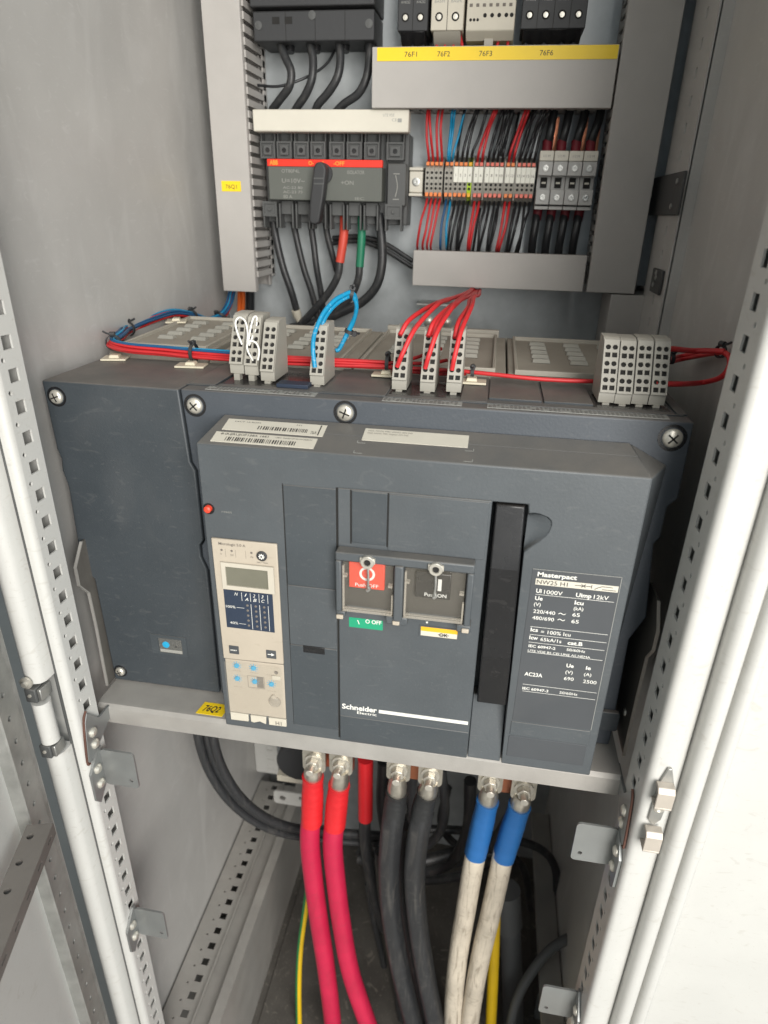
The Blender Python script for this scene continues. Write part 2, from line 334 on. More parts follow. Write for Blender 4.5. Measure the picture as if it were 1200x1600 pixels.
# ================================================================ CABINET
cab = thing('electrical_cabinet', 'open pale steel electrical cabinet with perforated posts that holds the breaker', 'cabinet', (-50, 250, -830))
ZB, ZT = -1000, 900
obj('side_panel', MB().box(-351, -348, 0, 545, ZB, ZT), 'wall', cab, label='light grey side sheet on the left')
obj('side_panel', MB().box(250, 253, 0, 545, ZB, ZT), 'wall', cab, label='shaded side sheet on the right')
obj('back_panel', MB().box(-351, 253, 545, 548, ZB, ZT), 'galv', cab)
obj('roof_panel', MB().box(-351, 253, 0, 548, ZT, ZT + 3), 'wall', cab)
obj('floor_plate', MB().box(-345, 248, -30, 545, -986, -980), 'floor', cab)
for (a_, b_, c_, d_) in ((-240, 230, 40, 500),):
    g_ = obj('gland_plate', MB().box(a_, b_, c_, d_, -980, -977), 'floor', cab, bevel=1)
def post_profile(side):      # front post cross-section in x,y, for the left post; mirrored on the right
    pts = [(-308, -4), (-308, -31)]
    for k in range(1, 6): a = math.radians(k * 18); pts.append((-314 + 6 * math.cos(a), -31 - 6 * math.sin(a)))
    pts += [(-316.3, -37), (-317.4, -34), (-317.4, -22), (-334, -20), (-348, -20), (-348, 2), (-330, 2), (-330, -2)]
    return pts
def extr(mb, path, z0, z1, mi=0):        # open wall along z
    A = [mb.bm.verts.new((x, y, z0)) for x, y in path]; B = [mb.bm.verts.new((x, y, z1)) for x, y in path]
    for i in range(len(path) - 1): mb.f([A[i], A[i + 1], B[i + 1], B[i]], mi)
    return mb
# left front post
pl = post_profile(0)
m = MB(); extr(m, pl[1:], ZB, ZT)
holes = []
z = 248.3 + 50
zz = []
for i in range(-4, 44):
    zc = 248.3 - 25 * i
    holes.append(rect(-22.8, -12, zc - 5.3, zc + 5.3)); holes.append(circ(-25, zc - 12.5, 2.0, 8))
for i in range(0, len(holes), 2):         # one 25 mm cell at a time keeps the triangles clean
    zc = 248.3 - 25 * (i // 2 - 4)
    m.sheet((-308, 0, 0), (0, 1, 0), (0, 0, 1), rect(-31, -4, zc - 18, zc + 7), [holes[i], [(p[0] + .2, p[1]) for p in circ(-26, zc - 12.2, 2.0, 8)]], 1.6, edge=False)
m.sheet((-308, 0, 0), (0, 1, 0), (0, 0, 1), rect(-31, -4, 248.3 + 100 + 7, ZT), [], 1.6, edge=False)
extr(m, [(-308, -4), (-330, -4)], ZB, ZT)
obj('front_post', m, 'paint', cab, angle=50, fix=False, label='sunlit white front post with square holes, left side')
# right front post
m = MB()
pr = [(208, 2), (208, -38)]
for k in range(1, 6): a = math.radians(k * 18); pr.append((214 - 6 * math.cos(a), -38 - 6 * math.sin(a)))
pr += [(224, -43.5), (230, -41.5), (235, -37), (236, -30)]
extr(m, pr[1:], ZB, ZT)
for i in range(-6, 44):
    zc = 248.3 - 25 * i
    m.sheet((208, 0, 0), (0, -1, 0), (0, 0, 1), rect(-2, 38, zc - 18, zc + 7), [rect(11.5, 22.5, zc - 5.3, zc + 5.3), circ(26.5, zc - 12.2, 1.9, 8)], 1.6, edge=False)
m.sheet((208, 0, 0), (0, -1, 0), (0, 0, 1), rect(-2, 38, 248.3 + 150 + 7, ZT), [], 1.6, edge=False)
extr(m, [(208, 2), (250, 2)], ZB, ZT)
obj('front_post', m, 'paint', cab, angle=50, fix=False, label='white front post with square holes, right side')
# folded ridges right of the right post
m = MB()
extr(m, [(236, -30), (237, -44), (239, -48), (243, -49.5), (248, -49), (251, -46), (252, -39), (253, -39), (254, -45), (256, -48.5), (260, -49.5), (264, -48.5), (265.5, -45), (266, 4)], ZB, ZT)
obj('door_rim', m, 'paint', cab, angle=60, fix=False, label='two pale folded ridges beside the right post')
# lower left depth rail with holes
m = MB()
cells = [(k * 25 - 40) for k in range(0, 21)]
for y0 in cells:
    m.sheet((0, 0, -800), (1, 0, 0), (0, 1, 0), rect(-345, -296, y0, y0 + 25), [rect(-317, -306, y0 + 7, y0 + 18), circ(-326, y0 + 1.9 + 2, 1.8, 8)], 1.6, edge=False)
m.box(-296, -293.5, -40, 485, -800, -796); m.box(-296, -268, -40, 485, -806, -803); m.box(-268, -262, -40, 485, -806, -790); m.box(-262, -252, -40, 485, -793, -790); m.box(-254, -252, -40, 485, -985, -793)
obj('base_rail', m, 'shelf', cab, fix=False, label='perforated pale base rail running back on the left')
m = MB(); m.box(215, 248, -40, 500, -806, -790)
obj('base_rail', m, 'shelf', cab, label='plain base rail on the right')
m = MB()
for i in range(0, 22):
    zc = -640 - 25 * (i - 14)
    if zc < -745: continue
    m.sheet((0, 470, 0), (1, 0, 0), (0, 0, 1), rect(-347, -300, zc - 12.5, zc + 12.5), [rect(-322, -309, zc - 6, zc + 5)], 1.6, edge=False)
m.box(-347, -300, 471.7, 473, -760, -260)
obj('rear_post', m, 'paint', cab, fix=False, label='pale perforated rear post low on the left')
m = MB()
for i in range(-14, 10):
    zc = 330 - 25 * i
    m.sheet((236, 0, 0), (0, -1, 0), (0, 0, 1), rect(-440, -335, zc - 12.5, zc + 12.5), [rect(-384, -376, zc - 5, zc + 5)], 1.6, edge=False)
m.box(237.7, 239, 335, 440, 80, 690)
extr(m, [(236, 335), (250, 335)], 92, 690); extr(m, [(236, 440), (250, 440)], 92, 690)
obj('rear_post', m, 'wall', cab, fix=False, label='shaded perforated rear post high on the right')
for (y0, y1, z0, z1) in ((330, 500, 296, 338), (345, 392, 214, 240)):
    b = obj('joining_plate', MB().box(232, 235.5, y0, y1, z0, z1), 'dksteel', cab, bevel=1)
    for (yy, zz_) in ((y0 + 22, z1 - 9), (y0 + 30, z0 + 9), (y1 - 22, z0 + 22)):
        obj('bolt', MB().lathe((232, yy, zz_), (-1, 0, 0), [(0, 3), (1, 3), (1.6, 1.8)], 10), 'steel', b)
# small tabs bolted on the front posts
def tab(side, zt):
    sgn = 1 if side == 'l' else -1
    X = lambda x: x if side == 'l' else -100 - x      # mirror about the cabinet centre
    m = MB()
    o = [(-36, zt - 15), (-18, zt + 5), (-14, zt + 5), (-14, zt - 42), (-30, zt - 58), (-36, zt - 50)]
    m.prism([(p[0] - 1, p[1]) for p in o], 'x', X(-307.6), X(-305.2))
    pts = rrect(min(X(-306), X(-269)), max(X(-306), X(-269)), zt - 47, zt + 1, 4)
    hx, hz = X(-276.5), zt - 37
    m.sheet((0, -17, 0), (1, 0, 0), (0, 0, 1), pts, [circ(hx, hz, 2.2, 10)], 2.2, wallmi=0)
    m.sheet((0, -14.8, 0), (-1, 0, 0), (0, 0, 1), [(-p[0], p[1]) for p in pts][::-1], [[(-p[0], p[1]) for p in circ(hx, hz, 2.2, 10)][::-1]], 0.05, edge=False)
    return m
for side, zt, lab in (('l', -211, 'bent zinc tab just under the shelf on the left post'), ('l', -461, 'lower bent zinc tab on the left post'),
                      ('r', -213, 'bent zinc tab under the shelf on the right post'), ('r', -463, 'lowest bent zinc tab on the right post')):
    b = obj('mounting_tab', tab(side, zt), 'tab', cab, label=lab)
    for dz in (-16, -36):
        x = -305.2 if side == 'l' else 205.2; d = 1 if side == 'l' else -1
        obj('bolt', MB().lathe((x, -26, zt + dz), (d, 0, 0), [(0, 5.2), (1.2, 5.2), (3.2, 3.2), (3.6, 0.5)], 16), 'screw', b)
# latch keeper on the right post
m = MB()
m.prism([(221, -104), (224, -104), (229, -122), (226, -160), (221, -168), (216, -162), (217, -120)], 'y', -46.5, -44)
lk = obj('latch_keeper', m, 'steel', cab, bevel=0.4)
for z0 in (-137, -187):
    q = MB(); q.prism([(-56, z0), (-56, z0 + 15), (-53, z0 + 19), (-46, z0 + 19), (-46, z0 + 16.5), (-52, z0 + 16.5), (-54, z0 + 14), (-54, z0)], 'x', 214.5, 228)
    q.box(214.5, 228, -56, -44, z0 - 2, z0)
    obj('hook', q, 'brass', lk, bevel=0.6)
obj('screw', MB().lathe((222, -46.5, -147), (0, -1, 0), [(0, 4.5), (1, 4.4), (2, 2.6), (1.2, 1)], 16), 'screw', lk)
# neighbouring enclosure face on the right
nb = thing('neighbouring_cabinet', 'large plain white cabinet face right of the open cabinet', 'cabinet', (500, -10, -830))
obj('front_sheet', MB().box(266.5, 900, 2, 6, ZB, ZT), 'paint', nb)
obj('side_panel', MB().box(896, 900, -18, 540, ZB, ZT), 'paint', nb)

# ================================================================ LEFT DOOR (open about 73 degrees)
door = thing('cabinet_door', 'open white cabinet door with grey perforated steel frame at lower left', 'door', (-335, -50, -830))
ds = Vector((0.29001, -0.95702, 0)); dn = Vector((0.95702, 0.29001, 0)); DO = Vector((-335, -50, 0))
def dfn(s_, n_, z_): return tuple(DO + ds * s_ + dn * n_ + Vector((0, 0, z_)))
m = MB(); m.hull8([dfn(59.5, -14, ZB), dfn(620, -14, ZB), dfn(620, -11, ZB), dfn(59.5, -11, ZB)], [dfn(59.5, -14, ZT), dfn(620, -14, ZT), dfn(620, -11, ZT), dfn(59.5, -11, ZT)])
m.hull8([dfn(-6, -30, ZB), dfn(620, -30, ZB), dfn(620, -28, ZB), dfn(-6, -28, ZB)], [dfn(-6, -30, ZT), dfn(620, -30, ZT), dfn(620, -28, ZT), dfn(-6, -28, ZT)])
obj('door_panel', m, 'paint', door)
def dsheet(mb, s0, s1, z0, z1, holes, n_=0, mi=0, d=1.5): mb.sheet(dfn(0, n_, 0), -ds, (0, 0, 1), [(-s1, z0), (-s0, z0), (-s0, z1), (-s1, z1)], holes, 3, edge=False, mi=mi, floor=1)  # dark floor colour stands in for the unlit inside of the tube
m = MB()
for i in range(-30, 26):
    zc = -76.4 - 25 * i
    if zc - 12.5 < ZB: break
    dsheet(m, 30, 59, zc - 12.5, zc + 12.5, [circ(-47, zc, 2.7, 10)])
A = lambda path, z0, z1: [m.f([m.bm.verts.new(dfn(a[0], a[1], z0)), m.bm.verts.new(dfn(b[0], b[1], z0)), m.bm.verts.new(dfn(b[0], b[1], z1)), m.bm.verts.new(dfn(a[0], a[1], z1))]) for a, b in zip(path, path[1:])]
A([(30, 0), (27.5, 1.5), (26, 1.5), (25, -1), (25, -16)], -701, 673)
for i in range(0, 28):
    zc = 600 - 50 * i
    m.sheet(dfn(0, -16, 0), -ds, (0, 0, 1), [(-25, zc - 25), (4, zc - 25), (4, zc + 25), (-25, zc + 25)], [rect(-13, -10, zc - 8, zc + 8)], 3, edge=False, mi=2, floor=1)
A([(59, 0), (60, -1.5), (60, -11)], -701, 673)
obj('door_frame_profile', m, ['steel', 'dksteel', 'recess'], door, angle=60, fix=False)
m = MB()
for i in range(0, 22):
    s0 = 67 + 25 * i
    m.sheet(dfn(0, 0, -205), -ds, -dn, [(-s0 - 25, -22), (-s0, -22), (-s0, 0), (-s0 - 25, 0)], [circ(-s0 - 12.5, -7, 2.9, 10)], 3, edge=False, floor=1)
    m.sheet(dfn(0, 22, 0), -ds, (0, 0, 1), [(-s0 - 25, -219), (-s0, -219), (-s0, -205), (-s0 - 25, -205)], [rect(-s0 - 17, -s0 - 8, -213, -211)], 3, edge=False, floor=1)
m.hull8([dfn(66.5, 0.5, -206), dfn(66.5, 22, -206), dfn(66.5, 22, -219), dfn(66.5, 0.5, -219)], [dfn(67.5, 0.5, -206), dfn(67.5, 22, -206), dfn(67.5, 22, -219), dfn(67.5, 0.5, -219)])
obj('cross_bar', m, ['bar', 'dksteel'], door, fix=False, label='grey perforated cross bar of the door')
for zz_ in (-196, -232):
    obj('bolt', MB().lathe(dfn(18, -16, zz_), dn, [(0, 6), (2, 6), (4, 4), (4.5, 1)], 14), 'screw', door)
for z0, z1 in ((-830, -190), (-103, 900)):
    m = MB(); pa = []
    for k in range(13):
        a = math.radians(200 - k * 20 + 20); pa.append((-333 + 11 * math.cos(a), -40 - 11 * abs(math.sin(a)) ** 0.9 if math.sin(a) >= 0 else -40))
    prof = [(-344, -30), (-344, -42), (-342, -47), (-338, -50), (-332, -50.5), (-326, -48.5), (-323, -44), (-322, -30)]
    m.prism(prof, 'z', z0, z1)
    obj('door_edge', m, 'paint', door, angle=50)
obj('rubber_seal', MB().box(-323.5, -317.6, -33, -20, ZB, ZT), 'dkgrey', door)
m = MB(); m.cyl((-331, -47, -172), (-331, -47, -124), 8.5, n=24)
hg = obj('hinge', m, 'paint', door, label='white barrel hinge between two dark clips')
for z0 in (-191, -123):
    q = MB(); q.box(-339, -328, -55, -42, z0 + 2, z0 + 17); obj('clip', q, 'dkgrey', hg, bevel=1)
    q = MB(); q.box(-327.8, -323.8, -53, -38, z0 + 3, z0 + 16); obj('clip_arm', q, 'steel', hg, bevel=1)
    obj('screw', MB().lathe((-334, -55, z0 + 10), (0, -1, 0), [(0, 1.9), (1, 1.7), (1.4, .6)], 12), 'screw', hg)
obj('washer', MB().lathe((-336, -52, -100), (0, -1, 0), [(0, 6), (2, 6), (3, 3), (5, 2.6)], 16), 'screw', hg)

# ================================================================ MOUNTING PLATE, DUCTS
mp = MB(); mp.box(-346, 236, 510, 513, 80, 860)
mp.box(226, 250, 478, 483, 212, 690)
plate = tag(obj('mounting_plate', mp, 'galv'), 'bluish galvanised mounting plate behind the ducts and switch gear', 'mounting plate')
def duct(label, x0, x1, z0, z1, yf=430, slots='', yb=509, overhang=1.5):
    t = thing('wiring_duct', label, 'wiring duct', ((x0 + x1) / 2, yb, z0), 'grey wiring ducts on the mounting plate')
    m = MB(); m.box(x0, x1, yf, yf + 2.2, z0, z1)
    if x1 - x0 < z1 - z0: m.box(x0, x0 + 2, yf + 2.2, yf + 12, z0, z1); m.box(x1 - 2, x1, yf + 2.2, yf + 12, z0, z1)
    else: m.box(x0, x1, yf + 2.2, yf + 12, z1 - 2, z1); m.box(x0, x1, yf + 2.2, yf + 12, z0, z0 + 2)
    obj('duct_cover', m, 'duct', t, bevel=0.7)
    m = MB(); m.box(x0 + 3, x1 - 3, yb - 2, yb, z0 + 3, z1 - 3)
    if x1 - x0 < z1 - z0:
        for xs in (x0 + 3, x1 - 5):
            k = z0 + 20
            while k < z1 - 6:
                m.box(xs, xs + 2, yf + 8, yb - 6, k, k + 7.5); k += 12.5
            m.box(xs, xs + 2, yb - 10, yb - 2, z0 + 3, z1 - 3)
    else:
        for zs in (z0 + 3, z1 - 5):
            k = x0 + 6
            while k < x1 - 10:
                m.box(k, k + 8, yf + 8, yb - 6, zs, zs + 2); k += 12.5
            m.box(x0 + 3, x1 - 3, yb - 12, yb - 2, zs, zs + 2)
    obj('slotted_base', m, 'duct', t)
    return t
d1 = duct('tall grey duct with a small yellow tag, left of the switch', -319, -272, 189, 860)
d2 = duct('short wide duct carrying the long yellow strip', -114, 162.5, 405, 465.5)
d3 = duct('lower short duct whose cover red wires leave from underneath', -57, 160, 206, 249)
d4 = duct('tall grey duct on the right in half shade', 165, 223, 206, 860)
# tall duct's slotted side reaches out past its cover
m = MB(); k = 208
while k < 850:
    m.box(-271.6, -269.4, 436, 505, k, k + 7.5); k += 12.5
m.box(-271.6, -269.4, 497, 508, 205, 855)
obj('slotted_side', m, 'duct', d1)
lb = obj('yellow_label', MB().box(-310, -284, 429.4, 429.9, 312.5, 324.5), 'yellow', d1)
q = MB(); letters(q, '76Q1', -304.5, 315.8, 4.6, 15, y=429.4); obj('lettering', q, 'ink', lb, fix=False)
lb = obj('yellow_label', MB().box(-108, 161.5, 429.4, 429.9, 451.5, 464.6), 'yellow', d2)
for s_, x in (('76F1', -76), ('76F2', -38), ('76F3', 9.5), ('76F6', 77)):
    q = MB(); letters(q, s_, x, 455.4, 5.0, 14.5, y=429.4); obj('lettering', q, 'ink', lb, fix=False)
obj('yellow_edge_strip', MB().box(-100, 157, 470, 478, 465.7, 466.6), 'yellow', d2)
tag(obj('duct_elbow_box', MB().box(196, 249, 430, 505, 90, 204.5), 'duct', bevel=1), 'grey box section under the right tall duct', 'trunking')

# ================================================================ SHELF
sh = thing('equipment_shelf', 'pale metal shelf with front lip under the large breaker', 'shelf', (-55, 150, -196))
m = MB(); pr_ = [(330, -174), (18, -174), (12, -175), (8.5, -178.5), (8, -183), (8, -197), (10, -197), (10, -184), (14, -178), (20, -176), (330, -176)]
m.prism(pr_, 'x', -318, 206)
obj('shelf_sheet', m, 'shelf', sh, bevel=0.3)
for sx_, X0, X1 in ((-1, -307.6, -305.0), (1, 205.0, 207.6)):
    m = MB(); m.prism([(-24, -156), (-29, -164), (-36, -208), (-33, -212), (28, -180), (28, -176), (-8, -176)], 'x', X0, X1)
    b = obj('side_bracket', m, ['tab', 'rust'], sh, bevel=0.3)
    e = MB(); e.tube([(X0 + 1.3, -23.5, -154), (X0 + 1.3, -29.7, -164), (X0 + 1.3, -36.6, -207), (X0 + 1.3, -33, -213)], 1.2, 6, 4); obj('cut_edge', e, 'rust', b)
    xx = X1 if sx_ < 0 else X0
    for zz_ in (-176 - 6, -197):
        obj('bolt', MB().lathe((xx, -22, zz_), (-sx_, 0, 0), [(0, 5.2), (1.2, 5.2), (3.2, 3.2), (3.6, 0.5)], 16), 'screw', b)
# yellow tag lying on the shelf, bent over its lip
m = MB(); m.hull8([(-212, 14.5, -174.4), (-184, 14.5, -174.4), (-184, 14.5, -173.9), (-212, 14.5, -173.9)], [(-209, 31, -174), (-181, 31, -174), (-181, 31, -173.5), (-209, 31, -173.5)])
yt = obj('yellow_label', m, 'yellow', sh)
q = MB(); letters(q, '76Q2', -207, 0, 8.5, 17, y=0, bold=.2, thick=0, xf=lambda x, y, z: (x + z * 0.2, 18.5 + z, -173.55)); obj('lettering', q, 'ink', yt, fix=False)
# upright side cheeks that hold the breaker
for X0, lab in ((-323.5, 'bent sheet cheek at the left of the breaker'), (210.5, 'bent sheet cheek at the right of the breaker')):
    pts = [(36, -174), (37, -100), (36, -58), (24, -42), (24, -22), (40, -2), (70, -2), (130, -40), (130, -174)]
    m = MB(); m.prism([(p[0] + 1.0, p[1]) for p in pts], 'x', X0 + .5, X0 + 2.5)
    c = obj('side_cheek', m, 'recess', sh, label=lab)  # shade on the inner face is put into this dark steel
    e = MB(); P = pts[:6]
    for a, b in zip(P, P[1:]): e.hull8([(X0, a[0] - .6, a[1]), (X0 + 2.6, a[0] - .6, a[1]), (X0 + 2.6, a[0] + 1, a[1]), (X0, a[0] + 1, a[1])], [(X0, b[0] - .6, b[1]), (X0 + 2.6, b[0] - .6, b[1]), (X0 + 2.6, b[0] + 1, b[1]), (X0, b[0] + 1, b[1])])
    obj('cut_edge', e, 'brass' if X0 > 0 else 'shelf', c)
    obj('rivet', MB().lathe((X0 + (2.5 if X0 < 0 else .5), 58, -140), (1 if X0 < 0 else -1, 0, 0), [(0, 4), (1.5, 3.4), (2.2, 1)], 12), 'screw', c)

# ================================================================ MAIN BREAKER
br = thing('circuit_breaker', 'large slate grey power circuit breaker with black lever and tan control unit', 'circuit breaker', (-60, 150, -172))
main_poly = [(-197, -172), (199, -172), (199.3, -160), (196.4, -48), (206.6, -23), (199.4, 48.8), (203.3, 55), (203.3, 83), (210, 90.4), (209, 153.5), (-204.5, 153.5), (-201, 88), (-197, 80.5), (-197, 10), (-201, 4), (-201, -8), (-196, -22)]
body_fn = None
obj('main_cover', MB().prism(main_poly, 'y', 45, 150), 'cover', br, bevel=1.6, seg=3)
left_poly = [(-318, -172), (-199, -172), (-198.2, -22), (-203, -8), (-203, 4), (-199, 10), (-199, 80), (-203, 88), (-206.3, 153.3), (-333.5, 153.3), (-332, 90), (-329.5, 80), (-331, 69), (-328, 53), (-330.5, -22), (-328.5, -36), (-319.5, -47)]
obj('neutral_pole_cover', MB().prism(left_poly, 'y', 45, 150), 'slate', br, bevel=1.6, seg=3)
# recess for screws (dark ring) and screws
def bigscrew(x, z, r, y=45, par=None, slot=30):
    obj('screw_well', MB().lathe((x, y + 0.2, z), (0, -1, 0), [(0, r * 1.42), (0.5, r * 1.42), (0.5, r * 1.12), (0.1, r * 1.1)], 28), 'black', par or br)
    m = MB(); m.lathe((x, y - 0.3, z), (0, -1, 0), [(0, r), (1.2, r), (2.6, r * 0.8), (3.4, r * 0.45), (3.6, 0.1)], 28)
    s_ = obj('screw', m, 'screw', par or br, angle=60)
    q = MB()
    for a in (slot, slot + 90):
        c, s2 = math.cos(math.radians(a)), math.sin(math.radians(a)); L_, W_ = r * 0.62, r * 0.085
        q.hull8([(x + c * L_ - s2 * W_, y - 4.05, z + s2 * L_ + c * W_), (x + c * L_ + s2 * W_, y - 4.05, z + s2 * L_ - c * W_), (x - c * L_ + s2 * W_, y - 4.05, z - s2 * L_ - c * W_), (x - c * L_ - s2 * W_, y - 4.05, z - s2 * L_ + c * W_)],
                [(x + c * L_ - s2 * W_, y - 2.5, z + s2 * L_ + c * W_), (x + c * L_ + s2 * W_, y - 2.5, z + s2 * L_ - c * W_), (x - c * L_ + s2 * W_, y - 2.5, z - s2 * L_ - c * W_), (x - c * L_ - s2 * W_, y - 2.5, z - s2 * L_ + c * W_)])
    obj('cross_slot', q, 'hole', s_)
bigscrew(-321.5, 139.5, 6.3, slot=20); bigscrew(-192.5, 140.2, 7.0, slot=40); bigscrew(-61.5, 143.0, 7.0, slot=70); bigscrew(195.5, 140.5, 7.6, slot=50); bigscrew(-309.5, -159.8, 5.2, slot=25)
# little window on the neutral pole
m = MB(); m.sheet((0, 44.4, 0), (1, 0, 0), (0, 0, 1), rect(-268, -229, -129.5, -105.5), [rect(-260, -234, -127, -109)], 3, floor=1)
nw = obj('setting_window', m, ['slate_blue', 'black'], br)
obj('dial', MB().lathe((-252, 46, -117), (0, -1, 0), [(0, 4), (1.6, 3.8), (2, 1)], 16), 'cyanpaint', nw)
obj('contact', MB().lathe((-241, 46, -118), (0, -1, 0), [(0, 3), (1.2, 2.6), (1.5, 1)], 10), 'dkgrey', nw)
q = MB(); q.box(-259, -235, 44.7, 45.2, -126.5, -123); obj('worn_edge', q, 'faint', nw)
obj('flap_glass', MB().box(-259.5, -234.5, 44.5, 44.8, -126.8, -109.2), 'film', nw)
# raised front box with a slot for the lever
def drft(x, y, z):
    k = y / 45.0
    if z > 120: z += 11.5 * k
    if x < -170: x += 7 * k
    if x > 173: x -= 10 * k
    return (x, y, z)
SX0, SX1 = 63.5, 92.5
arc = [(SX1, 86), (97, 87), (102, 86.6), (106.5, 85), (109.6, 82), (110.4, 78), (109.6, 74), (107.2, 69.6), (103.5, 65), (98.5, 60), (SX1, 54.5)]
outl = [(-173.5, -169.5), (SX0, -169.5), (SX0, 94), (SX1, 94)] + arc + [(SX1, -169.5), (175.5, -169.5), (175.5, 123), (-173.5, 123)]
outl = [(-173.5, -169.5), (SX0, -169.5), (SX0, 94), (SX1 - 2, 94)] + [(p[0] - 1, p[1]) for p in arc] + [(SX1 + 3, -169.5), (175.5, -169.5), (175.5, 123), (-173.5, 123)]
m = MB()
# front skin (with notch) + walls, then block behind
n_ = len(outl)
tri = tessellate_polygon([[Vector((p[0], p[1], 0)) for p in outl]])
fv = [m.bm.verts.new((p[0], 0, p[1])) for p in outl]
for t in tri: m.f([fv[i] for i in t])
bv = [m.bm.verts.new(drft(p[0], 26, p[1])) for p in outl]
for i in range(n_):
    j = (i + 1) % n_; m.f([fv[i], fv[j], bv[j], bv[i]])
full = [(-173.5, -169.5), (175.5, -169.5), (175.5, 123), (-173.5, 123)]
m.hull8([drft(p[0], 26, p[1]) for p in full], [drft(p[0], 44.9, p[1]) for p in full])
fb = obj('front_housing', m, 'slate_face', br, bevel=1.2, angle=30)
m = MB()
F1, F2, B1, B2, B3, B4 = [m.bm.verts.new(p) for p in ((175.3, .6, 122.4), (175.3, .6, -130), (166, 44.8, 133.6), (196, 44.8, 118), (187, 44.8, -60), (177, 44.8, -120))]
for q_ in ((F1, B1, B2), (F1, B2, B3, F2), (F2, B3, B4), (F1, F2, B4, B1), (B1, B4, B3, B2)): m.f(q_)
obj('side_fairing', m, 'slate_face', br, bevel=1.0, angle=20)
# finger scoop beside the lever
m = MB(); rim = [Vector((p[0] - 1, 0, p[1])) for p in arc]; N_ = len(rim); rows = []
for k in range(6):
    t = k / 5; row = []
    for i, p in enumerate(rim):
        base = Vector((SX1 - 1.0, 5, 86 + (54.5 - 86) * i / (N_ - 1)))
        q_ = p.lerp(base, t); q_.y = 5 * math.sin(t * math.pi / 2); row.append(m.bm.verts.new(q_))
    rows.append(row)
for a, b in zip(rows, rows[1:]):
    for i in range(N_ - 1): m.f([a[i], a[i + 1], b[i + 1], b[i]])
obj('finger_scoop', m, 'slate_face', br, angle=80)
# wedge at the foot of the lever slot, lever
m = MB(); m.prism([(1.5, -169), (25, -169), (25, -104), (14, -104)], 'x', 64, 94); obj('slot_wedge', m, 'slate_face', br, bevel=0.8)
m = MB()
m.hull8([(66.5, 1, 91.5), (88.5, 1, 91.5), (88.5, 24, 91.5), (66.5, 24, 91.5)], [(66.5, -7, 40), (89.5, -7, 40), (89.5, 24, 40), (66.5, 24, 40)])
m.hull8([(66.5, -7, 40), (89.5, -7, 40), (89.5, 24, 40), (66.5, 24, 40)], [(67, -7, -45), (91.5, -7, -45), (91.5, 24, -45), (67, 24, -45)])
m.hull8([(67, -7, -45), (91.5, -7, -45), (91.5, 24, -45), (67, 24, -45)], [(67.5, 3, -104), (93.5, 3, -104), (93.5, 24, -104), (67.5, 24, -104)])
bmesh.ops.remove_doubles(m.bm, verts=m.bm.verts, dist=0.01)
obj('charging_lever', m, 'black', br, bevel=1.2, angle=50)
# stickers on the sloped top: slope from (y0,z123) to (y45,z134.5)
def top(x, d, z=0.0):         # d = distance back along y; z = height above
    return (x, d, 123 + 11.5 * d / 45 + 0.35 + z)
def sticker(x0, x1, d0, d1, skew=0): return MB().hull8([top(x0, d0), top(x1, d0), top(x1 + skew, d1), top(x0 + skew, d1)], [top(x0, d0, -.3), top(x1, d0, -.3), top(x1 + skew, d1, -.3), top(x0 + skew, d1, -.3)])
def topx(x, y, z): return top(x, z, 0.12)
st = obj('serial_sticker', sticker(-163, -78, 4, 18), 'paper', br, label='front white sticker with bar code and serial line')
q = MB(); letters(q, '8-0UJRUJOF138A 1661', -158, 14, 2.6, 40, y=0, xf=topx, bold=.1, thick=0); letters(q, '12841 1NUEN 87 0U NG3EBUN', -112, 14.3, 1.6, 30, y=0, xf=topx, thick=0)
random.seed(3); xx = -152
while xx < -93:
    ww = random.choice([.5, .8, 1.2]); q.hull8([top(xx, 6, .1), top(xx + ww, 6, .1), top(xx + ww, 11.5, .1), top(xx, 11.5, .1)], [top(xx, 6, .05), top(xx + ww, 6, .05), top(xx + ww, 11.5, .05), top(xx, 11.5, .05)]); xx += ww + random.choice([.6, .9, 1.4])
obj('lettering', q, 'ink', st, fix=False)
st = obj('barcode_sticker', sticker(-160, -75, 21.5, 38), 'paper', br, label='rear white sticker with small bar code')
q = MB(); letters(q, 'FACT 16 ROM', -153, 33.5, 1.6, 22, y=0, xf=topx, thick=0); letters(q, 'H1', -100, 34, 2, 4, y=0, xf=topx, thick=0); xx = -131
while xx < -88:
    ww = random.choice([.5, .8, 1.2]); q.hull8([top(xx, 25, .1), top(xx + ww, 25, .1), top(xx + ww, 30, .1), top(xx, 30, .1)], [top(xx, 25, .05), top(xx + ww, 25, .05), top(xx + ww, 30, .05), top(xx, 30, .05)]); xx += ww + random.choice([.6, .9, 1.4])
q.hull8([top(-80, 22.5, .1), top(-79, 22.5, .1), top(-79, 37, .1), top(-80, 37, .1)], [top(-80, 22.5, .05), top(-79, 22.5, .05), top(-79, 37, .05), top(-80, 37, .05)])
letters(q, '76A', -86, 24, 4, 5, y=0, xf=topx, thick=0)
obj('lettering', q, 'ink', st, fix=False)
st = obj('info_sticker', sticker(-43, 41, 21, 38), 'paper', br, label='long white sticker right of the bar codes')
q = MB(); letters(q, 'NUI, NOM, PIRI VISNO AM INS', -40, 34, 1.8, 36, y=0, xf=topx, thick=0); letters(q, 'NUI, NOM, PIRI VISNO AM INS', -40, 30.5, 1.8, 33, y=0, xf=topx, thick=0)
obj('lettering', q, 'inkgrey', st, fix=False)
q = MB()
for (a, b, c, d) in ((-44, 9, 8, 0), (44, 9, -8, 0)):
    pass
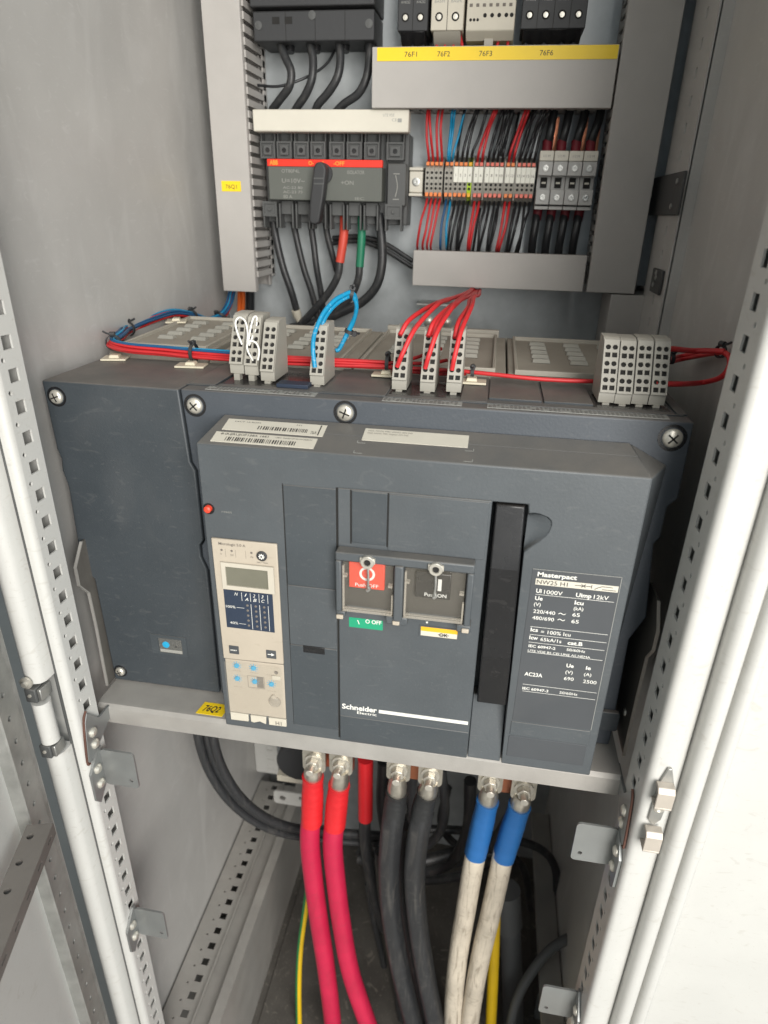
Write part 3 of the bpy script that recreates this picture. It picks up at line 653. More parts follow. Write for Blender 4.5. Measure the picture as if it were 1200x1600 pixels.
for x_, sg in ((-46, 1), (46, -1)):
    for d_ in (2.5, 16.5):
        q.hull8([top(x_, d_), top(x_ + 7 * sg, d_), top(x_ + 7 * sg, d_ + .6), top(x_, d_ + .6)], [top(x_, d_, -.1), top(x_ + 7 * sg, d_, -.1), top(x_ + 7 * sg, d_ + .6, -.1), top(x_, d_ + .6, -.1)])
        q.hull8([top(x_, d_ - 0), top(x_ + .6 * sg, d_), top(x_ + .6 * sg, d_ + 3.5), top(x_, d_ + 3.5)], [top(x_, d_, -.1), top(x_ + .6 * sg, d_, -.1), top(x_ + .6 * sg, d_ + 3.5, -.1), top(x_, d_ + 3.5, -.1)])
obj('corner_marks', q, 'faint', br, fix=False)
# red pin
obj('reset_ring', MB().lathe((-168, 0, 66), (0, -1, 0), [(0, 5), (.5, 5), (.6, 3.6), (.2, 3.4)], 20), 'black', br)
obj('reset_button', MB().lathe((-168, 0, 66.5), (0, -1, 0), [(0, 3.2), (4, 3.0), (5, 1.6)], 18), 'btnred', br)
q = MB(); letters(q, 'reset', -157, 63.5, 2.2, 9, y=0); obj('lettering', q, 'swprint', br, fix=False)
# plates on the face
def plate_(x0, x1, z0, z1, name='cover_plate', mt='slate_face', y=-0.9, bev=0.5, r=1.0, label=None, par=None, y1=0.5):
    m = MB(); m.prism(rrect(x0, x1, z0, z1, r, 3), 'y', y, y1); return obj(name, m, mt, par or br, bevel=bev, label=label)
plate_(-102.6, -59.4, 0.9, 93.6, mt='slate_blue'); plate_(-103, -60, -61.5, 0.1, mt='slate_face'); plate_(-103.3, -59.8, -155.8, -62.3, mt='slate_blue')
obj('latch_hole', MB().box(-91, -71, -1.1, 0, -69, -62), 'black', br, bevel=.3)
obj('seam', MB().box(-59.3, -57.7, -0.25, 0.3, -165, 95), 'hole', br); obj('seam', MB().box(-103.6, -102.9, -0.2, 0.3, -156, 94.5), 'hole', br)
ctr = plate_(-57.6, 63.2, -166.5, 95, name='centre_plate', y=-1.6, bev=0.8)
plate_(-46, -17.6, 48.2, 94.2, name='small_plate', y=-2.4, mt='slate_blue', par=ctr); plate_(-16.2, 61.5, 44, 94.0, name='upper_plate', y=-2.5, par=ctr, mt='slate_face')
obj('seam', MB().box(-47.4, -46.2, -1.9, -1.4, 47, 94.6), 'hole', ctr); obj('seam', MB().box(-17.4, -16.3, -1.9, -1.4, 47, 94.6), 'hole', ctr)
plate_(-57.4, 63, -165.8, -136.2, name='lower_plate', y=-2.1, par=ctr, mt='slate_blue', bev=.6)
q = MB(); q.box(-20.5, 61.5, -2.1, -1.5, -127.0, -123.4); obj('white_stripe', q, 'white', ctr)
q = MB(); letters(q, 'Schneider', -55.3, -127.2, 5.6, 33, y=-1.7, bold=.28); letters(q, 'Electric', -41, -131.4, 3.0, 18.5, y=-1.7, bold=.12)
obj('lettering', q, 'white', ctr, fix=False)
# push button guard
gd = thing('button_guard_tmp', '', '', (0, 0, 0)); bpy.data.objects.remove(gd)
FY = -13
m = MB()
m.box(-57.5, 55, FY, -1, 36, 44)                    # top bar
m.box(-57.5, -52.5, FY, -1, -13, 36); m.box(49.5, 55, FY, -1, -14, 36)
m.box(-8.5, -1.0, FY - 2.5, -1, -15, 37.5)
m.box(-57.5, -49.5, FY + 1, -1, -19, -13); m.box(-15, 3.5, FY, -1, -20, -12); m.box(44, 56, FY, -1, -20, -13)
gf = obj('button_guard', m, 'slate_face', br, bevel=1.3, label='slate frame holding two clear flaps with locks')
m = MB(); m.box(-52.4, -8.6, -3, -1.4, -12, 36); m.box(-0.9, 49.4, -3, -1.4, -12, 36); obj('guard_back', m, 'guardback', gf)
off = obj('push_button', MB().box(-47.5, -17.5, -7, -2.5, 8.5, 33.5), 'btnred', gf, bevel=.8, label='red push off button')
q = MB(); letters(q, 'Push OFF', -42, 10.5, 3.2, 19.5, y=-7, bold=.05)
q2 = circ(-32, 23, 6.6, 20); q3 = circ(-32, 23, 4.6, 20)
q.sheet((0, -7.2, 0), (1, 0, 0), (0, 0, 1), q2, [q3], .2, edge=False); obj('lettering', q, 'white', off, fix=False)
on = obj('push_button', MB().box(8, 37, -7, -2.5, 6, 30), 'black', gf, bevel=.8, label='black push on button')
q = MB(); letters(q, 'Push ON', 16, 8, 3.2, 18, y=-7, bold=.15); q.box(26.5, 29.5, -7.2, -7.05, 14, 25); obj('lettering', q, 'white', on, fix=False)
for x0, x1 in ((-51.5, -9.5), (0, 48.5)):
    fl = obj('clear_flap', MB().box(x0, x1, -12.2, -11.2, -11, 35.5), 'flap', gf, bevel=.3)
    e = MB(); e.box(x0, x1, -13.2, -10.6, -11.6, -9.4); e.box(x0, x1, -12.9, -11, -8.4, -7.7); e.box(x0 - .2, x0 + 1.4, -12.8, -10.6, -10, 32); e.box(x1 - 1.2, x1 + .2, -12.8, -10.6, -10, 8)
    e.box(x0 + .5, x0 + 4, -14, -10, 22, 24); e.box(x1 - 4, x1 - .5, -14, -10, 16, 18)
    obj('flap_edge', e, K['trans'], fl)
for x in (-30.5, 24.5):
    m = MB(); m.lathe((x, FY, 38.5), (0, -1, 0), [(0, 5.6), (3, 5.6), (3.6, 5), (3.6, 3), (2.4, 2.8)], 24); m.box(x - 6.2, x + 6.2, FY - 2, FY, 37, 42)
    lk = obj('lock_barrel', m, 'screw', gf)
    obj('keyhole', MB().lathe((x, FY - 2.5, 38.5), (0, -1, 0), [(0, 2.6), (.4, 2.6), (.4, 1.2), (.1, .4)], 12), 'hole', lk)
    m = MB(); m.tube([(x, -12, 33), (x + .4, -11.8, 22), (x, -11, 13)], 1.0, 8, 5); m.tube([(x, -11, 14), (x + 1, -10.5, 11), (x - 1, -10.5, 9)], 1.6, 8, 4)
    obj('lock_cam', m, 'steel', lk)
for x in (-54, -6, 51.5):
    obj('hinge_foot', MB().box(x - 3, x + 3, FY - 1.5, FY + 1, -19.5, -15.5), 'unit', gf, bevel=.8)
g = obj('status_flag', MB().prism(rrect(-48.5, -18.8, -35, -25, .6), 'y', -1.75, -1.3), 'indgreen', ctr, label='green off flag')
q = MB(); letters(q, 'O OFF', -34, -29.2, 4, 14, y=-1.8, bold=.2); q.tube([(-41, -1.9, -27), (-39.5, -1.9, -31)], .4, 5, 2); obj('lettering', q, 'white', g, fix=False)
g = obj('status_flag', MB().box(14.2, 45.5, -1.75, -1.3, -35.2, -30.4), 'paper', ctr, label='yellow and cream ready flag')
obj('flag_top', MB().box(14.2, 45.5, -1.8, -1.3, -30.4, -25.8), 'indyellow', g)
q = MB(); letters(q, 'OK', 30, -34.3, 3.4, 7.5, y=-1.8, bold=.2); q.box(29, 38.5, -2.0, -1.9, -32.9, -32.4); obj('lettering', q, 'ink', g, fix=False)
obj('flag_frame', MB().sheet((0, -2.3, 0), (1, 0, 0), (0, 0, 1), rect(12.8, 46.9, -36.2, -24.8), [rect(14.2, 45.5, -35.2, -25.8)], .9), 'slate_face', ctr)
q = MB(); q.lathe((19, -1.6, -21.5), (0, -1, 0), [(0, 1), (.2, .9)], 10); obj('dot', q, 'white', ctr)
# nameplate right
npl = obj('nameplate', MB().box(100.2, 168.4, -0.35, 0, -116, 39.6), 'slate_panel', br)
fr = MB()
for a in (rect(100.2, 168.4, 39.3, 39.7), rect(168.1, 168.5, -116, 39.6)): fr.prism(a, 'y', -.5, -.3)
obj('thin_border', fr, 'faint', npl)
obj('white_strip', MB().box(103.6, 167.2, -.55, -.3, 25.6, 31.2), 'paper', npl)
q = MB(); letters(q, 'NW25 H1', 104.6, 26.6, 3.7, 24, y=-.6)
for a, b in (((134, 28.6), (147, 28.6)), ((155, 27), (166, 27)), ((147, 30.2), (147, 27))): q.tube([(a[0], -.65, a[1]), (b[0], -.65, b[1])], .28, 5, 2)
q.tube([(139, -.65, 30.1), (142.4, -.65, 27.1)], .28, 5, 2); q.tube([(142.4, -.65, 30.1), (139, -.65, 27.1)], .28, 5, 2); q.tube([(149.5, -.65, 26.6), (154.8, -.65, 29.6), (163, -.65, 29.4)], .28, 5, 2)
obj('lettering', q, 'ink', npl, fix=False)
q = MB()
def TL(s_, p, h, w_=None, bold=.06): letters(q, s_, p[0], p[2] - h / 2, h, w_, y=-.35, bold=bold)
TL('Masterpact', (104.4,0.0,35.3), 3.9, 30.5, .28)
TL('Ui', (105.1,0.0,20.0), 3.7, 4.3, .25); TL('1000V', (111.3,0.0,19.6), 3.7, 14.5)
TL('Uimp', (136.2,0.0,19.9), 3.7, 12, .25); TL('12kV', (150.0,0.0,19.7), 3.7, 11.5)
TL('Ue', (105.0,0.0,13.0), 3.6, 6, .25); TL('Icu', (136.2,0.0,12.7), 3.6, 7, .25)
TL('(V)', (104.8,0.0,7.2), 3.2, 5.4); TL('(kA)', (136.3,0.0,7.1), 3.2, 7.5)
TL('220/440', (105.0,0.0,0.5), 3.4, 17.5); TL('65', (136.1,0.0,1.1), 3.4, 5.8)
TL('480/690', (104.9,0.0,-5.8), 3.4, 17.5); TL('65', (136.2,0.0,-5.3), 3.4, 5.8)
TL('Ics', (105.0,0.0,-17.6), 3.5, 6, .25); TL('= 100% Icu', (113.4,-0.0,-18.7), 3.4, 24)
TL('Icw', (104.9,0.0,-25.5), 3.5, 7, .25); TL('65kA/1s', (114.0,0.0,-26.2), 3.4, 17); TL('cat.B', (136.1,0.0,-26.6), 3.5, 12, .25)
TL('IEC 60947-2', (105.2,0.0,-34.0), 2.6, 22, .2); TL('50/60Hz', (136.2,-0.0,-33.6), 2.6, 15)
TL('UTE VDE BS CEI UNE AS NEMA', (105.1,-0.0,-38.9), 2.1, 51)
TL('Ue', (138.3,0.0,-49.6), 3.6, 6, .25); TL('Ie', (154.3,0.0,-49.7), 3.6, 4, .25); TL('(V)', (138.4,0.0,-56.3), 3.2, 6); TL('(A)', (153.7,0.0,-56.5), 3.2, 6)
TL('AC23A', (105.1,0.0,-63.3), 3.8, 15, .2); TL('690', (138.1,0.0,-63.2), 3.5, 8); TL('2500', (154.0,0.0,-63.9), 3.5, 11)
TL('IEC 60947-3', (105.0,-0.0,-79.0), 2.7, 22, .2); TL('50/60Hz', (136.5,0.0,-78.8), 2.7, 15)
for a in ((125.1,-0.0,0.6), (125.2,0.0,-5.2)):
    q.tube([(a[0], -.5, a[2] - .4), (a[0] + 1.6, -.5, a[2] + .6), (a[0] + 4, -.5, a[2] - .6), (a[0] + 5.8, -.5, a[2] + .4)], .35, 5, 4)
for z_ in (22.6, -2.2, -10.6, -20.0, -30.6, -72.6, -82.2): pass
for a, b in (((105.0,0.0,16.2), (165.9,-0.0,16.7)), ((104.5,0.0,-15.3), (166.3,0.0,-14.3)), ((104.8,0.0,-23.1), (166.5,0.0,-22.2)), ((104.9,-0.0,-31.0), (166.1,0.0,-29.9)), ((104.9,-0.0,-40.4), (166.2,0.0,-40.7)), ((104.8,0.0,-74.2), (166.7,0.0,-75.2)), ((105.3,0.0,-82.0), (166.6,0.0,-82.2))):
    zz_ = (a[2] + b[2]) / 2; q.box(a[0], b[0], -.45, -.36, zz_ - .16, zz_ + .16)
obj('lettering', q, 'white', npl, fix=False)
plate_(99.5, 168.5, -133, -117.5, name='worn_band', y=-.6, mt='slate_face', bev=.4)
plate_(99, 167.5, -158.6, -134.2, name='lower_blank_plate', y=-.5, mt='slate_panel', bev=.4)
# ---- control unit
cu_ = obj('control_unit', MB().prism([(-167.6, -86), (-109.8, -84.5), (-110.0, 39.6), (-167.8, 39.6)], 'y', -2.5, 0), 'unit', br, bevel=.7, label='tan electronic control unit with grey display')
m = MB(); m.sheet((0, -4.4, 0), (1, 0, 0), (0, 0, 1), rect(-160.5, -113.5, -8.5, 18), [rect(-156.8, -118.8, -4.6, 14.2)], 1.3, floor=1, wallmi=0)
obj('display_bezel', m, ['cream2', 'lcd'], cu_, bevel=.0)
nvy = obj('bar_graph_panel', MB().box(-161, -116.2, -2.75, -2.4, -50, -10), 'navy', cu_)
q = MB(); letters(q, 'N', -151, -15, 3.2, 3.2, y=-2.8, slant=.3)
for i, (a, b) in enumerate((('1', 'A'), ('2', 'B'), ('3', 'C'))):
    x = -141.8 + i * 7.6; letters(q, a, x, -15, 3.2, 2.2, y=-2.8, slant=.3); letters(q, b, x, -19.4, 3.2, 3.2, y=-2.8, slant=.3)
for i in range(4):
    x = -144.6 + i * 7.9; q.box(x, x + .35, -2.9, -2.8, -20, -11.2)
    if i: q.box(x, x + .35, -2.9, -2.8, -49, -22.5)
letters(q, '100%', -160, -28.6, 2.6, 9, y=-2.8); letters(q, '40%', -157.5, -45.6, 2.6, 7.5, y=-2.8); q.box(-150, -143, -2.9, -2.8, -27.6, -27.3); q.box(-149, -142.5, -2.9, -2.8, -44.6, -44.3)
obj('lettering', q, 'white', nvy, fix=False)
q = MB()
for i in range(3):
    for k in range(5): q.lathe((-139.9 + i * 7.7, -2.75, -24.2 - k * 5.3), (0, -1, 0), [(0, 1.2), (.35, 1.1), (.5, .5)], 10)
obj('indicator_lamps', q, 'inkgrey', nvy)
for x in (-161, -125.5):
    b = obj('push_key', MB().box(x, x + 9.4, -3.2, -2.4, -79, -70), 'slate_panel', cu_, bevel=.4)
    q = MB()
    if x < -150: letters(q, 'RESET', x + 1.6, -75.2, 1.3, 6.2, y=-3.3, bold=.3)
    else: q.prism([(x + 1.6, -74.8), (x + 5, -74.8), (x + 5, -76), (x + 8, -74.4), (x + 5, -72.8), (x + 5, -74), (x + 1.6, -74)], 'y', -3.35, -3.2)
    obj('lettering', q, 'white', b, fix=False)
kn = obj('test_knob', MB().lathe((-123.4, -2.5, 27.4), (0, -1, 0), [(0, 4.6), (1.2, 4.6), (1.6, 3.8)], 24), 'blackm', cu_)
q = MB(); q.lathe((-123.4, -4.1, 27.4), (0, -1, 0), [(0, 1.9), (.3, 1.8)], 16)
for k in range(8):
    a = k * math.pi / 4; q.box(-123.4 + 2.3 * math.cos(a) - .4, -123.4 + 2.3 * math.cos(a) + .4, -4.3, -4, 27.4 + 2.3 * math.sin(a) - .4, 27.4 + 2.3 * math.sin(a) + .4)
obj('gear_mark', q, 'white', kn); obj('slot', MB().box(-124.1, -122.7, -4.6, -4.3, 26.7, 28.1), 'black', kn)
q = MB(); letters(q, 'Micrologic 5.0 A', -161.5, 34.2, 2.4, 24, y=-2.5, bold=.25)
for x, s_ in ((-160, 'Ir'), (-151, 'Isd'), (-133.5, 'Ap')): q.lathe((x + .8, -2.5, 29.2), (0, -1, 0), [(0, 1.1), (.3, 1)], 10); letters(q, s_, x - .5, 24.6, 1.7, None, y=-2.5, bold=.1)
letters(q, 'test / reset', -128.5, 20.2, 1.5, 10, y=-2.5, bold=.1)
for x in (-156, -147, -138): q.box(x, x + .2, -2.6, -2.5, 23, 30.5)
obj('lettering', q, 'inkgrey', cu_, fix=False)
lw = obj('settings_cover', MB().prism([(-167, -150), (-110.5, -150), (-110.2, -86), (-166.6, -86.8)], 'y', -1.6, 0), 'unit', br, bevel=.5, label='scuffed clear covered dial area below the control unit')
for x, z_ in ((-155.5, -93), (-139.2, -93.4), (-156, -108), (-139, -109), (-122.7, -109.6)):
    d = obj('dial', MB().lathe((x, -1.6, z_), (0, -1, 0), [(0, 2.6), (1.4, 2.3), (1.6, 1)], 14), 'cyanpaint', lw)
    q = MB()
    for k in range(9):
        a = math.radians(-60 + k * 37); q.tube([(x + 3 * math.cos(a), -1.75, z_ + 3 * math.sin(a)), (x + 4.6 * math.cos(a), -1.75, z_ + 4.6 * math.sin(a))], .26, 4, 1)
    obj('tick_marks', q, 'cyanpaint', d)
q = MB(); q.box(-137, -130.5, -1.8, -1.6, -116, -103.5); obj('dark_scale', q, 'inkgrey', lw)
q = MB(); q.sheet((0, -1.75, 0), (1, 0, 0), (0, 0, 1), rect(-146, -129.5, -117, -103), [rect(-145.6, -129.9, -116.6, -103.4)], .1, edge=False)
for z_ in (-99.5, -118.5):
    for x in (-160, -143, -127): letters(q, 'x Ir x In', x, z_, 1.1, 8, y=-1.65)
obj('lettering', q, 'inkgrey', lw, fix=False)
obj('sealing_knob', MB().lathe((-120.5, -1.6, -130), (0, -1, 0), [(0, 6.2), (1.5, 6), (3, 4.6), (3.2, 1)], 24), 'trans', lw)
obj('scroll_notch', MB().lathe((-121, -1.6, -124), (0, -1, 0), [(0, 2.8), (2, 2.2), (2.3, .5)], 14), 'unit', lw)
obj('clip', MB().box(-121.5, -113.5, -3, -1.5, -103.5, -99), 'unitlight', lw, bevel=.4)
obj('small_jack', MB().lathe((-117.5, -1.6, -95.5), (0, -1, 0), [(0, 1.9), (.6, 1.8), (.2, .9)], 12), 'inkgrey', lw)
obj('clear_cover', MB().box(-166.5, -111, -5.2, -4.6, -149, -87.5), 'film', lw, bevel=.3)
m = MB(); m.prism([(-166.6, -160), (-148.5, -159.5), (-148.5, -151), (-166.6, -150.5)], 'y', -2.2, 0); m.prism([(-146.2, -159), (-143, -160), (-137, -157.5), (-131, -160), (-130.5, -151), (-146.2, -151)], 'y', -2.2, 0)
m.prism([(-128, -160), (-110.4, -159.6), (-110.4, -151), (-128, -151)], 'y', -2.2, 0)
t_ = obj('rating_plugs', m, 'unitlight', br, bevel=.5)
q = MB(); letters(q, 'H1', -121, -158.4, 4.4, 6, y=-2.3, bold=.15); obj('lettering', q, 'inkgrey', t_, fix=False)
# small foot lug at lower right of the cover
obj('corner_lug', MB().prism(rrect(184, 202, -150, -128, 3), 'y', 40, 45), 'slate', br, bevel=.8)
# ---- top of breaker: label strip, beds for terminal blocks, rear arc chamber trays
m = MB()
m.box(-206, 205, 60, 62, 153.3, 154.6)
for x0, x1 in ((-204, -180), (-86, -31), (31, 53), (200, 208)): m.box(x0, x1, 62, 150, 153.2, 155)
m.box(54, 97, 74, 150, 153.2, 155.4); m.box(99, 138, 74, 150, 153.2, 155.4)
obj('top_ledge', m, 'slate', br, bevel=.4)
for a_, b_ in ((-180, -104), (-30, 33), (138, 198)): obj('dark_bed', MB().box(a_, b_, 72, 128, 153.1, 153.6), 'black', br)
m = MB(); m.box(-128, -100, 70, 84, 153.6, 157); obj('blue_marking_block', m, 'navy', br, bevel=.4)
for x0, x1 in ((-184, -88), (-32, 33), (53, 192)):
    s_ = obj('terminal_legend', MB().box(x0, x1, 49, 62, 153.6, 154.0), K['faint'], br)
    q = MB(); x = x0 + 1.2; random.seed(int(x0))
    while x < x1 - 3:
        for r_ in range(3):
            if random.random() < .85: q.box(x, x + random.uniform(1.6, 2.7), 50 + r_ * 4, 52.4 + r_ * 4, 154.0, 154.12)
        x += 3.4
    obj('legend_cells', q, 'slate', s_)
# rear chamber
m = MB(); m.prism([(150, 150), (158, 158), (168, 162), (338, 166), (342, 160), (342, -172), (150, -172)], 'x', -334, -227); obj('arc_chamber', m, 'tray', br, bevel=1)
for x0, x1 in ((-225, -80), (-78, 68), (70, 208)):
    m = MB(); m.prism([(150, 150), (156, 156), (166, 158), (338, 160), (342, 155), (342, -172), (150, -172)], 'x', x0, x1); obj('arc_chamber', m, 'tray', br, bevel=1)
trays = [(-322, -236, 170, 326, 4.8), (-212, -95, 165, 330, 1), (-70, 55, 160, 334, 1), (79, 201, 160, 326, 1)]
for x0, x1, y0, y1, dz in trays:
    zf = lambda y: (158 + (y - 166) * 2 / 172) + dz if dz < 2 else 162.5 + (y - 168) * 4 / 170
    m = MB()
    for (a, b, c, d) in ((x0 - 3, x0, y0, y1), (x1, x1 + 3, y0, y1), (x0 - 3, x1 + 3, y1, y1 + 3), (x0 - 3, x1 + 3, y0 - 3, y0)):
        m.hull8([(a, c, zf(c) - 2), (b, c, zf(c) - 2), (b, d, zf(d) - 2), (a, d, zf(d) - 2)], [(a, c, zf(c) + 3), (b, c, zf(c) + 3), (b, d, zf(d) + 3), (a, d, zf(d) + 3)])
    tr = obj('arc_chute_tray', m, 'beige', br, bevel=.6)
    nx = 3 if x1 - x0 > 100 else 2
    for i in range(nx):
        q = MB()
        cx = x0 + (x1 - x0) * (i + .65) / (nx + .3)
        for k in range(5):
            yy = y1 - 26 - k * 22
            q.hull8([(cx - 9, yy - 5, zf(yy) - .5), (cx + 9, yy - 5, zf(yy) - .5), (cx + 9, yy + 7, zf(yy) - .5), (cx - 9, yy + 7, zf(yy) - .5)], [(cx - 8, yy - 1, zf(yy) + 2.6), (cx + 8, yy - 1, zf(yy) + 2.6), (cx + 8, yy + 4, zf(yy) + 2.6), (cx - 8, yy + 4, zf(yy) + 2.6)])
        obj('louvres', q, 'louvre', tr, bevel=.3)
obj('rear_flange', MB().box(-75, 60, 344, 352, 140, 167), 'beige', br, bevel=.6); obj('rear_flange', MB().box(-330, 200, 343, 349, 120, 158), 'beige', br, bevel=.6)

# ---- plug-in terminal blocks of the breaker
def plug_block(x0, dy=0, dz=0, w=12.6, hgt=0):
    """side profile: slanted front, upright back"""
    y0, yb = 80 + dy, 122 + dy; z0, zt = 155 + dz, 203 + dz + hgt
    prof = [(y0 + 3, z0), (y0, z0 + 5), (y0, z0 + 9), (y0 + 19, zt), (y0 + 24, zt + 1.5), (yb, zt + 1.5), (yb, z0)]
    m = MB(); m.prism([(p[0] + (2.6 if 1 <= i <= 3 else 0), p[1]) for i, p in enumerate(prof)], 'x', x0, x0 + w)
    u = Vector((1, 0, 0)); v = Vector((0, 19, zt - z0 - 9)); L_ = v.length; v.normalize()
    holes = []
    pitch = (L_ - 3) / 3.0
    for r_ in range(3):
        b = 2.0 + r_ * pitch
        for c in (0, 1):
            cx = w * (0.29 + 0.43 * c)
            holes.append(rect(cx - 2.0, cx + 2.0, b, b + 4.0)); holes.append(circ(cx, b + pitch * 0.62, 2.1, 12))
    m.sheet((x0, y0, z0 + 9), u, v, [(0.25, 0), (w - 0.25, 0), (w - 0.25, L_), (0.25, L_)], holes, 1.9, floor=1)
    m.box(x0 + 3.6, x0 + 9, y0 + 1, y0 + 8, z0 - 3.5 - dz, z0)
    return m
TB = {}
def pb(key, x, dy=0, dz=0, label='', hgt=0):
    x += random.uniform(-.25, .25); dz += random.uniform(-.5, .6); dy += random.uniform(-.4, .4)
    TB[key] = obj('terminal_block', plug_block(x, dy, dz, hgt=hgt), ['termgrey', 'hole'], br, bevel=0.0, label=label, fix=False)
pb('a1', -176.3, 6, 4, 'leftmost plug-in terminal block with white wire loops'); pb('a2', -162.9, 6, 4, 'second plug-in terminal block, with a white wire loop'); pb('b', -146.2, 0, 0, 'third plug-in terminal block from the left')
pb('s', -101, 0, 0, 'lone plug-in terminal block with cyan loop'); pb('m1', -29, 1, 0, 'plug-in terminal block, first of three with red wires'); pb('m2', -5, 1, 0, 'plug-in terminal block, middle of three with red wires'); pb('m3', 17.6, 1, 0, 'plug-in terminal block, last of three with red wires')
for i in range(4): pb('r%d' % i, 142.3 + 13.3 * i, 0, 0, ORD[i] + ' of the four joined blocks at the right corner')

# ================================================================ LOOSE WIRES
def wire(pts, r, mt, label, group=None, name='wire', seg=10, n=10):
    return tag(obj(name, MB().tube(pts, r, n, seg), mt, angle=80), label, 'wire', group)
def tie(c, d, r, label, up=(0, 0, 1), tail=7, rot=0, group='black cable ties'):
    c = Vector(c); d = Vector(d).normalized(); a = (Vector(up) - d * d.dot(Vector(up))).normalized(); b = d.cross(a)
    t = thing('cable_tie', label, 'cable tie', c, group)
    m = MB(); ring = [c + (a * math.cos(2 * math.pi * i / 16) + b * math.sin(2 * math.pi * i / 16)) * r for i in range(17)]
    w_ = 1.6; V = []
    for q_ in ring[:-1]:
        o = (q_ - c).normalized()
        V.append([m.bm.verts.new(q_ - d * w_), m.bm.verts.new(q_ + d * w_), m.bm.verts.new(q_ + d * w_ + o * 1.1), m.bm.verts.new(q_ - d * w_ + o * 1.1)])
    for i in range(16):
        A_, B_ = V[i], V[(i + 1) % 16]
        for k in range(4): m.f([A_[k], A_[(k + 1) % 4], B_[(k + 1) % 4], B_[k]])
    obj('strap', m, 'blackm', t)
    h = c + a * (r + 1.6); m = MB(); m.cyl(h - b * 2.4, h + b * 2.6, 2.6, n=8); m.tube([h + b * 2, h + b * (2 + tail * .5) + a * 1, h + b * (2 + tail) + a * 3], 1.1, 6, 4)
    obj('head', m, 'blackm', t)
    return t
def base_(p, label, ang=0, sx=11, sy=9):
    p = Vector(p); m = MB(); c, s2 = math.cos(math.radians(ang)), math.sin(math.radians(ang))
    f_ = lambda x, y, z: (p.x + x * c - y * s2, p.y + x * s2 + y * c, p.z + z)
    m.hull8([f_(-sx, -sy, 0), f_(sx, -sy, 0), f_(sx, sy, 0), f_(-sx, sy, 0)], [f_(-sx, -sy, 2), f_(sx, -sy, 2), f_(sx, sy, 2), f_(-sx, sy, 2)])
    m.hull8([f_(-5, -sy * .6, 2), f_(5, -sy * .6, 2), f_(5, sy * .6, 2), f_(-5, sy * .6, 2)], [f_(-4, -sy * .5, 5), f_(4, -sy * .5, 5), f_(4, sy * .5, 5), f_(-4, sy * .5, 5)])
    return tag(obj('tie_base', m, 'adh', bevel=.5), label, 'tie base', 'cream stick-on tie bases')
# bundle: from the left duct, along the side wall, round the corner and along the breaker's top
bpath = [(-322.3,470.0,184.3), (-321.7,450.0,166.4), (-321.8,420.0,156.4), (-327.8,390.0,154.4), (-335.9,360.0,164.9), (-344.6,325.0,172.4), (-348.6,275.0,171.5), (-349.8,225.0,168.2), (-334,186,170), (-325,152,167), (-300,138,166), (-262,137,165.5), (-232.6,137,165), (-187.5,135,165), (-147,134,165), (-104.4,134,165), (-70,135,165), (-41.2,136,165)]
nb_ = len(bpath)
def bun(off, upto=None, end=None):
    P = []
    for i, p in enumerate(bpath[:upto]):
        p = Vector(p); a = Vector(bpath[min(i + 1, nb_ - 1)]) - Vector(bpath[max(i - 1, 0)]); a.normalize()
        sd = a.cross(Vector((0, 0, 1))).normalized(); up = sd.cross(a)
        tw = 0.25 * math.sin(i * 0.9 + off[0] * 2)
        P.append(tuple(p + sd * (off[0] * math.cos(tw) - off[1] * math.sin(tw)) + up * (off[1] * math.cos(tw) + off[0] * math.sin(tw))))
    return P + (end or [])
reds = [(3.2, -4.6), (3.8, -1.4), (3.4, 1.6), (0.2, -4.2), (0.4, -1.0), (0.2, 2.2), (-2.8, -3.8), (6.6, -3.0)]
for i, o_ in enumerate(reds):
    wire(bun((o_[0] * .85, o_[1] * .85)), 1.4, 'red', ORD[i] + ' red wire of the bundle on the breaker top, counting from the front', 'red wires bundled along the breaker top')
blues = [(-3.0, -0.6), (-3.0, 2.6), (0.2, 5.2), (3.2, 4.6), (-5.8, 1.0)]
for i, o_ in enumerate(blues):
    wire(bun((o_[0] * .8, o_[1] * .75), 15 if i else 16), 1.3, 'blue' if i != 2 else 'cyan', ORD[i] + ' blue wire of the bundle, counting from the front', 'blue wires bundled along the side wall')
wire([(-41, 132, 163), (0, 132, 163), (24, 130, 163.5), (36, 127, 164), (60, 124, 163.5), (90, 122, 162.5), (120, 124, 162), (150, 128, 162)], 1.9, 'red', 'single red wire running on to the right block group')
wire([(-41, 134, 160), (-15, 134, 159.5), (10, 134, 159), (32, 132, 161)], 1.6, 'red', 'short red wire under the single one between the middle blocks', 'red wires behind the middle blocks')
wire([(-41, 138, 165), (-20, 140, 170), (-5, 138, 176), (8, 134, 182)], 1.6, 'red', 'red wire rising behind the middle blocks', 'red wires behind the middle blocks')
wire([(-41, 136, 161), (-20, 138, 166), (0, 137, 168), (14, 134, 172)], 1.6, 'red', 'lower red wire rising behind the middle blocks', 'red wires behind the middle blocks')
for p, d, r, up, lab in ((bpath[9], (.3, -1, 0), 7, (0, -.3, 1), 'black tie at the bend of the bundle, nearest the wall'), (bpath[12], (1, 0, 0), 8, (0, -.2, 1), 'black tie on the bundle over the pale base left of the blocks'),
                     (bpath[17], (1, 0, 0), 7.5, (0, -.2, 1), 'black tie on the bundle just before the middle blocks'), ((37.5, 127, 163.5), (1, 0, 0), 3.4, (0, -.2, 1), 'small black tie on the single red wire'),
                     (bpath[7], (.0, 1, -.1), 7, (0, 0, 1), 'black tie along the side wall, nearest the bend'), 
                     (bpath[4], (.2, 1, .2), 7, (0, 0, 1), 'black tie on the bundle halfway to the tall duct'), (bpath[2], (.3, .6, .8), 8, (-1, 0, .3), 'black tie on the bundle just below the tall duct')):
    tie(p, d, r, lab)
